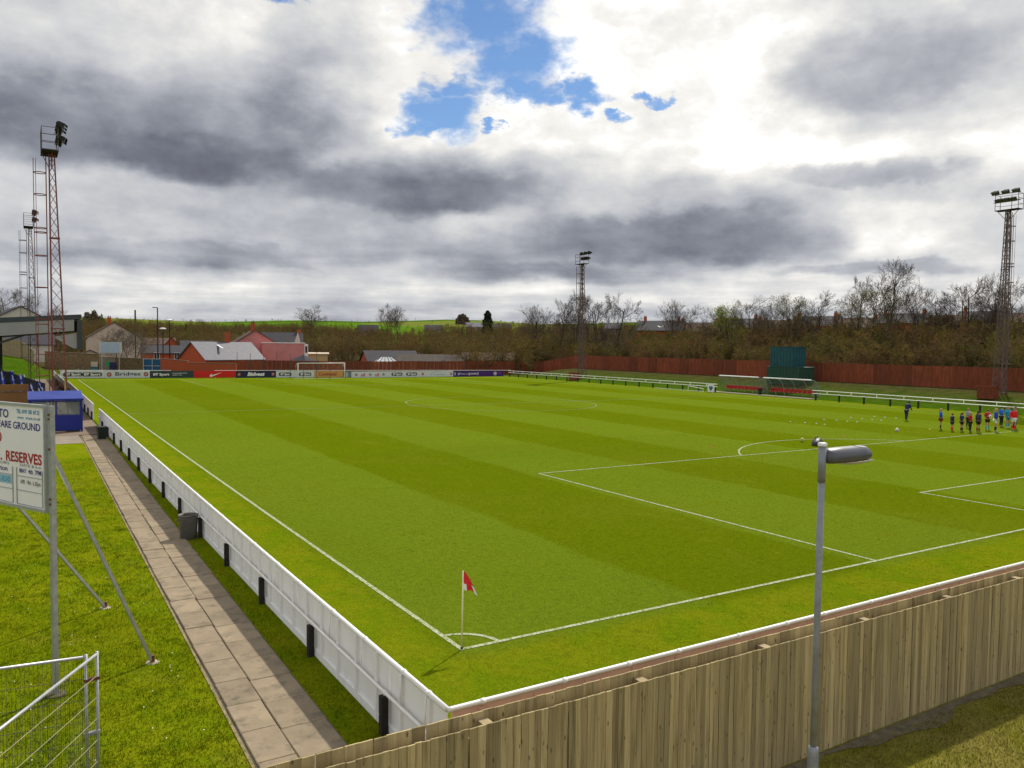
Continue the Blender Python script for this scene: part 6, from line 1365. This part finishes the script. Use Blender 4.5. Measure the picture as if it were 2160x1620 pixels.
pole('street_lamp', 'black lamp post with a white dome, right of the tall lamp', 358, 676, 141, M['black'], 'dome', 'far street lamps', .09)
pole('street_lamp', 'shorter black lamp post with a white dome between the other two', 344, 694, 143, M['black'], 'dome', 'far street lamps', .08)
for i in range(8):
    px = 500+i*28; p = P2(px, 124); z = t0(*p); t = thing('net_pole', 'thin dark pole standing along the red fence behind the goal', 'pole', (p[0], p[1], z), 0, 'thin poles behind the goal'); H_ = zat(px, 742+(i % 3)*3, 124)-z; mb = MB(); mb.tube([(0, 0, 0), (0, 0, H_)], .035, 6); mb.build('shaft', M['dark_steel'], t); mb = MB(); mb.lathe((0, 0, 0), [(.08, 0), (.08, .1)], 6); mb.build('foot', M['dark_steel'], t)

# ------------------------------------------------------------------ trees
def gen_tree(seed, h, spread, trunk_f=.16, n0=9, n1=7, n2=6, n3=5, up0=.55, droop=0.0, stems=1, tw=.018, bud=0, flat_top=False):
    r = random.Random(seed); tr = MB(); cr = MB(); tips = []
    def rv(): return Vector((r.uniform(-1, 1), r.uniform(-1, 1), r.uniform(-1, 1)))
    def limb(p, d, L_, rad, lev):
        k = 4 if lev == 0 else (3 if lev < 3 else 2); pts = [p.copy()]; rd = [rad]; q = p.copy(); dd = d.copy()
        for i in range(k):
            dd = (dd+rv()*(.10 if lev == 0 else .2)+Vector((0, 0, .10 if lev < 3 else .02-droop))).normalized(); q = q+dd*L_/k; pts.append(q.copy()); rd.append(max(tw*.6, rad*(1-.75*(i+1)/k)))
        (tr if lev < 2 else cr).tube(pts, rd, 6 if lev == 0 else (4 if lev == 1 else 3), False)
        if lev == 4 or (lev == 3 and n3 == 0): tips.append(pts[-1]); return
        n = (n0, n1, n2, n3)[lev]
        for i in range(n):
            f = (trunk_f+(1-trunk_f)*(i+r.random()*.8)/n) if lev == 0 else .22+.78*(i+r.random())/n
            f = min(.99, f); s = f*k; i0 = min(k-1, int(s)); b = pts[i0].lerp(pts[i0+1], s-i0); ax = (pts[i0+1]-pts[i0]).normalized()
            sd_ = rv(); sd_ = (sd_-ax*sd_.dot(ax)).normalized()
            if lev == 0:
                a = i*2.4+r.uniform(-.4, .4); sd_ = Vector((math.cos(a), math.sin(a), 0)); nd = (sd_*(1-up0*.6)*spread+ax*up0+Vector((0, 0, .15*f))).normalized(); ln = h*.46*(1-.52*((f-trunk_f)/(1-trunk_f))**1.4)*r.uniform(.8, 1.15)
            else: nd = (ax*.70+sd_*.62+Vector((0, 0, .16))).normalized(); ln = L_*r.uniform(.48, .72)*(1.15-.5*f)
            limb(b, nd, ln, max(tw, rad*(.42 if lev == 0 else .46)*(1-.4*f)), lev+1)
    for s in range(stems):
        a = 2*math.pi*s/max(1, stems)+r.random(); lean = Vector((math.cos(a), math.sin(a), 0))*(.0 if stems == 1 else .42*spread)
        limb(Vector((0, 0, -.2))+lean*.25, (Vector((0, 0, 1))+lean).normalized(), h*.86*r.uniform(.85, 1.0), h*.013+.03, 0)
    zs = max(v[2] for v in tr.v+cr.v); f = h/zs
    for m_ in (tr, cr): m_.v = [(v[0]*f, v[1]*f, v[2]*f) for v in m_.v]
    tips = [p*f for p in tips]
    bd = MB()
    for p in tips:
        for k in range(bud):
            c = p+rv()*.35; u = rv().normalized()*r.uniform(.03, .06); v = u.orthogonal().normalized()*u.length; bd.quad(c-u-v, c+u-v, c+u+v, c-u+v)
    return tr, cr, bd
protos = {}
def proto(key, bark='bark', twig='twig', budm='bud', **k):
    tr, cr, bd = gen_tree(**k); a = tr.build('trunk', M[bark], None, True); b = cr.build('crown', M[twig], None, True); c = bd.build('leaves', M[budm]) if bd.f else None
    ms = [o.data for o in (a, b, c) if o]; 
    for o in (a, b, c):
        if o: bpy.data.objects.remove(o)
    protos[key] = (ms, k['h'])
proto('round', seed=11, h=12, spread=1.25, n0=13, n1=7, n2=5, n3=5, tw=0.015)
proto('broad', seed=23, h=12, spread=1.7, n0=7, n1=7, n2=5, n3=5, stems=3, tw=0.016, bud=0)
proto('tall', seed=5, h=15, spread=.95, n0=12, n1=6, n2=5, n3=5, up0=.75, tw=0.017)
proto('slim', seed=31, h=12, spread=.75, n0=12, n1=6, n2=5, n3=4, up0=.8, tw=0.015)
proto('bud', seed=41, h=11, spread=1.25, n0=12, n1=7, n2=5, n3=4, tw=0.015, bud=2)
proto('green', seed=47, h=9, spread=.9, n0=10, n1=6, n2=5, n3=3, tw=0.015, bud=4, budm='bud_green')
proto('pale', seed=53, h=10, spread=1.3, n0=8, n1=7, n2=5, n3=5, tw=0.015, stems=2, twig='twig_pale', bark='twig_pale')
def plant(key, label, px, top, d, rz=None, wide=1.0, grp='bare trees on the skyline', name='bare_tree', base=None):
    ms, h0 = protos[key]; p = P2(px, d); z = t0(*p) if base is None else base; h = zat(px, top, d)-z; s = h/h0
    t = thing(name, label, 'tree', (p[0], p[1], z), random.uniform(0, 6.28) if rz is None else rz, grp); t.scale = (s*wide, s*wide, s)
    for me in ms:
        o = bpy.data.objects.new(me.name.split('.')[0], me); COL.objects.link(o); o.parent = t
    return t
L1 = [('broad', 'bare tree at the left edge behind the white gabled house', 22, 598, 172, 1.0), ('slim', 'thin bare tree seen through the red floodlight lattice', 120, 640, 170, .9), ('pale', 'bushy pale bare tree in front of the cream gable house', 247, 690, 148, 1.15), ('pale', 'bare bushy tree right of the cream gable, by the telegraph pole', 283, 694, 147, 1.2),
 ('round', 'round bare tree standing up above the wood left of centre', 657, 641, 330, 1.35), ('round', 'left one of the two tall trees above the far wood', 814, 639, 310, .85), ('slim', 'right one of the two tall trees above the far wood', 838, 643, 312, 1.1),
 ('slim', 'slim bare tree left of the middle floodlight', 1130, 640, 190, 1.2), ('tall', 'bare tree in the clump just left of the middle floodlight', 1178, 628, 180, 1.0), ('tall', 'upright bare tree immediately behind the middle floodlight', 1210, 618, 175, .95), ('broad', 'spreading bare tree right of the middle floodlight', 1278, 611, 170, .95), ('slim', 'lone thin bare tree with a few branches right of the spreading one', 1418, 628, 190, 1.0), ('round', 'faint round bare tree beside the lone thin tree', 1462, 640, 200, 1.0),
 ('round', 'bare tree at the left end of the right-hand row', 1503, 644, 165, .9), ('green', 'small tree with fresh yellow-green leaves', 1537, 636, 160, 1.0), ('round', 'rounded bare tree just right of the yellow-green tree', 1584, 621, 155, .95), ('slim', 'bare slender tree left of the budding tree', 1622, 640, 158, 1.1), ('bud', 'rounded tree covered in olive buds above the sheeted gantry', 1668, 614, 148, 1.0), ('round', 'wide bare tree right of the budding tree', 1735, 610, 145, 1.05), ('tall', 'thin bare tree left of the tallest tree', 1805, 578, 140, .7), ('tall', 'tallest bare tree on the skyline', 1868, 545, 132, 1.05), ('bud', 'low budding tree at the foot of the tallest tree', 1838, 600, 138, .95), ('slim', 'upright bare tree right of the tallest tree', 1935, 598, 136, 1.0), ('round', 'bare tree left of the wide right-hand tree', 1972, 606, 134, .9), ('broad', 'very wide bare tree near the right-hand floodlight', 2042, 583, 128, 1.0), ('tall', 'upright bare tree beside the right-hand floodlight', 2096, 572, 126, .8), ('broad', 'bare tree cut by the right edge of the photo', 2168, 588, 120, .9)]
for (k, lb, px, top, d, w) in L1: plant(k, lb, px, top, d, None, w)
# dark conifer on the far slope
def conifer():
    d = 300; p = P2(1028, d); z = t0(*p); h = zat(1028, 656, d)-z; t = thing('conifer', 'dark narrow conifer against the green field', 'tree', (p[0], p[1], z)); mb = MB(); mb.tube([(0, 0, 0), (0, 0, h*.9)], [.35, .05], 6); mb.build('trunk', M['bark'], t)
    n = 5200; zz = rng.uniform(.05, 1, n); prof = np.interp(zz, [0, .1, .35, .7, .9, 1], [.5, .85, 1, .8, .5, .08])*2.1*(1+.15*np.sin(zz*23)); a = rng.uniform(0, 2*np.pi, n); rr = prof*np.sqrt(rng.uniform(.25, 1, n)); C_ = np.stack([rr*np.cos(a), rr*np.sin(a), zz*h], -1)
    U = rng.normal(size=(n, 3))*.20; W_ = rng.normal(size=(n, 3))*.20; V = np.stack([C_-U, C_+W_, C_+U], 1).reshape(-1, 3); np_mesh('crown', V, np.arange(3*n).reshape(-1, 3), M['needle'], t)
conifer()
def copse(label, px, top, w, d):
    p = P2(px, d); z = t0(*p)-2; h = zat(px, top, d)-z; t = thing('copse', label, 'trees', (p[0], p[1], z), 0, 'distant copses'); n = 3500; W_ = w*d/FPX
    for key, m_, q in (('crown', M['twig_pale'], n),):
        u = rng.uniform(-1, 1, q); zz = rng.uniform(0, 1, q)**.7*np.sqrt(np.clip(1-u*u*.8, 0, 1))*(.86+.14*np.sin(u*9)); C_ = np.stack([u*W_/2*math.cos(-YAW), u*W_/2*math.sin(-YAW)+rng.uniform(-4, 4, q), zz*h], -1); A = rng.normal(size=(q, 3))*d*.0011; B = rng.normal(size=(q, 3))*d*.0011
        np_mesh(key, np.stack([C_-A, C_+B, C_+A], 1).reshape(-1, 3), np.arange(3*q).reshape(-1, 3), m_, t)
copse('dark distant copse on the skyline left of the telegraph pole', 196, 655, 46, 900); copse('faint far copse on the hill left of the conifer', 975, 663, 22, 1300)

# ------------------------------------------------------------------ woodland and scrub as one mass
def shrub(seed, n_stem=6, n_tw=34, bud=.35):
    'unit-height shrub as triangles: kind 0 twig, 1 bud'
    r = np.random.default_rng(seed); V = []; K = []
    for s in range(n_stem):
        a = r.uniform(0, 2*np.pi); lean = r.uniform(.1, .55); b0 = np.array([.08*np.cos(a), .08*np.sin(a), 0]); tp = np.array([lean*np.cos(a), lean*np.sin(a), r.uniform(.6, 1.0)])
        w = np.array([-np.sin(a), np.cos(a), 0])*.011; V += [b0-w, b0+w, tp]; K.append(0); w = np.array([np.cos(a), np.sin(a), .2])*.010; V += [b0-w, b0+w, tp]; K.append(0)
        for t_ in range(n_tw):
            f = r.uniform(.2, .98); c = b0+(tp-b0)*f; d = r.normal(size=3); d[2] = abs(d[2])*.9+.25; d /= np.linalg.norm(d); L_ = r.uniform(.12, .34)*(1.2-f*.6); e = c+d*L_; q = np.cross(d, r.normal(size=3)); q = q/np.linalg.norm(q)*r.uniform(.004, .009)
            V += [c-q, c+q, e]; K.append(0)
            if r.uniform() < bud:
                for _ in range(4): m_ = c+d*L_*r.uniform(.4, 1.05)+r.normal(size=3)*.03; u = r.normal(size=3)*.015; v = r.normal(size=3)*.015; V += [m_-u, m_+v, m_+u]; K.append(1)
    return np.array(V), np.repeat(np.array(K), 3)
SH = [shrub(k, 7, 50, b) for k, b in enumerate((.2, .45, .8, .3, 1.0))]; SHF = [shrub(k+9, 6, 26, b) for k, b in enumerate((.3, .45, .7, .3, .9))]; SHH = [shrub(k+19, 5, 11, b) for k, b in enumerate((.6, .6, .8, .8, .9))]
def mass(name, label, pts, hs, tints, buds, kinds, SH=SH):
    VV = []; CC = []
    for (x, y), h, t_, b_, k in zip(pts, hs, tints, buds, kinds):
        V, K = SH[k]; a = rng.uniform(0, 2*np.pi); ca, sa = np.cos(a), np.sin(a); w = h*rng.uniform(.75, 1.15)
        X = np.stack([(V[:, 0]*ca-V[:, 1]*sa)*w+x, (V[:, 0]*sa+V[:, 1]*ca)*w+y, V[:, 2]*h+t0(x, y)-.2], -1); VV.append(X); CC.append(np.where(K[:, None] == 0, np.array(t_)[None], np.array(b_)[None]))
    V = np.concatenate(VV); return tag(np_mesh(name, V, np.arange(len(V)).reshape(-1, 3), M['scrub'], cols=np.concatenate(CC)), label, 'woodland', kind='stuff')
TW = [(.14, .088, .046), (.155, .10, .054), (.12, .086, .046), (.18, .10, .054), (.135, .112, .05)]; BU = [(.15, .125, .026), (.125, .115, .025), (.18, .14, .03), (.13, .09, .035), (.095, .10, .025), (.16, .092, .036)]
def scatter(n, f):
    o = []
    while len(o) < n:
        p = f()
        if p: o.append(p)
    return o
def pick(n): return [TW[i] for i in rng.integers(0, len(TW), n)], [BU[i] for i in rng.integers(0, len(BU), n)], list(rng.integers(0, len(SH), n))
n = 680; pts = scatter(n, lambda: (random.uniform(82.5, 128), random.uniform(6, 165))); a, b, c = pick(n)
mass('scrub_wood', 'brown and olive scrub wood rising behind the red fence on the right', pts, [random.uniform(3.2, 5.6)+max(0, (x-84))*.055 for x, y in pts], a, b, c)
def fl_():
    th = R(random.uniform(-4, 38)); r_ = random.uniform(175, 540) if random.random() < .82 else random.uniform(150, 230)
    if th > R(23) and r_ > 370: return None
    x, y = CAM[0]+r_*math.sin(th), CAM[1]+r_*math.cos(th)
    if x > 82 and y < 120: return None
    if r_ < 205 and th < R(27): return None
    return (x, y)
n = 1250; pts = scatter(n, fl_); a, b, c = pick(n)
mass('far_wood', 'brown leafless wood on the slope beyond the houses', pts, [random.uniform(4.4, 7.2)*(1.15 if math.atan2(x-CAM[0], y-CAM[1]) > R(19) else 1) for x, y in pts], a, b, c, SHF)
def hedge_():
    r_ = random.choice((560, 640, 760, 900, 1100, 1350, 1600))*random.uniform(.98, 1.02); th = R(random.uniform(-4, 60)); return (CAM[0]+r_*math.sin(th), CAM[1]+r_*math.cos(th)) if math.sin(th*37+r_)*math.cos(th*11) > -.45 else None
n = 600; pts = scatter(n, hedge_); a, b, c = pick(n)
mass('hedgerows', 'dark hedgerows and trees along the far fields', pts, [random.uniform(2.5, 6.5) for _ in pts], [(.035, .040, .022)]*n, [(.04, .06, .015)]*n, c, SHH)
def hw_():
    r_ = random.uniform(545, 980); th = R(random.uniform(-6, 18.5)); return (CAM[0]+r_*math.sin(th), CAM[1]+r_*math.cos(th)) if math.sin(th*23+r_*.006)+math.cos(th*9-r_*.01) > -.7 else None
n = 620; pts = scatter(n, hw_); a, b, c = pick(n)
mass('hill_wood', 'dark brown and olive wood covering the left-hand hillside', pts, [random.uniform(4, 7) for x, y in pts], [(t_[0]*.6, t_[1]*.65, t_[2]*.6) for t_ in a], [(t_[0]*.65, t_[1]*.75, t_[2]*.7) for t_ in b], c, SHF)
def mr_():
    th = R(random.uniform(30, 66)); r_ = random.uniform(172, 330); x, y = CAM[0]+r_*math.sin(th), CAM[1]+r_*math.cos(th)
    return (x, y) if x > 124 else None
n = 420; pts = scatter(n, mr_); a, b, c = pick(n)
mass('far_scrub', 'scrub filling the slope behind the bare trees on the right', pts, [random.uniform(4.5, 7.5) for _ in pts], a, b, c, SHF)
# gull over the scrub
t = wthing('gull', 'white gull gliding in front of the scrub wood', 'bird', S(1393, 690, 105)); g = S(1393, 690, 105); mb = MB(); mb.tube([g+Vector((-.22, 0, 0)), g, g+Vector((.22, 0, .02))], [.02, .07, .03], 8); b = mb.build('body', M['white_clean'], t, True)
for s in (-1, 1): mb = MB(); mb.add([g+Vector((.06, s*.05, .04)), g+Vector((-.08, s*.05, .04)), g+Vector((-.10, s*.42, .16)), g+Vector((.0, s*.42, .17)), g+Vector((-.1, s*.78, .08))], [(0, 1, 2, 3), (3, 2, 4)]); mb.build('wing', M['white_clean'], t)
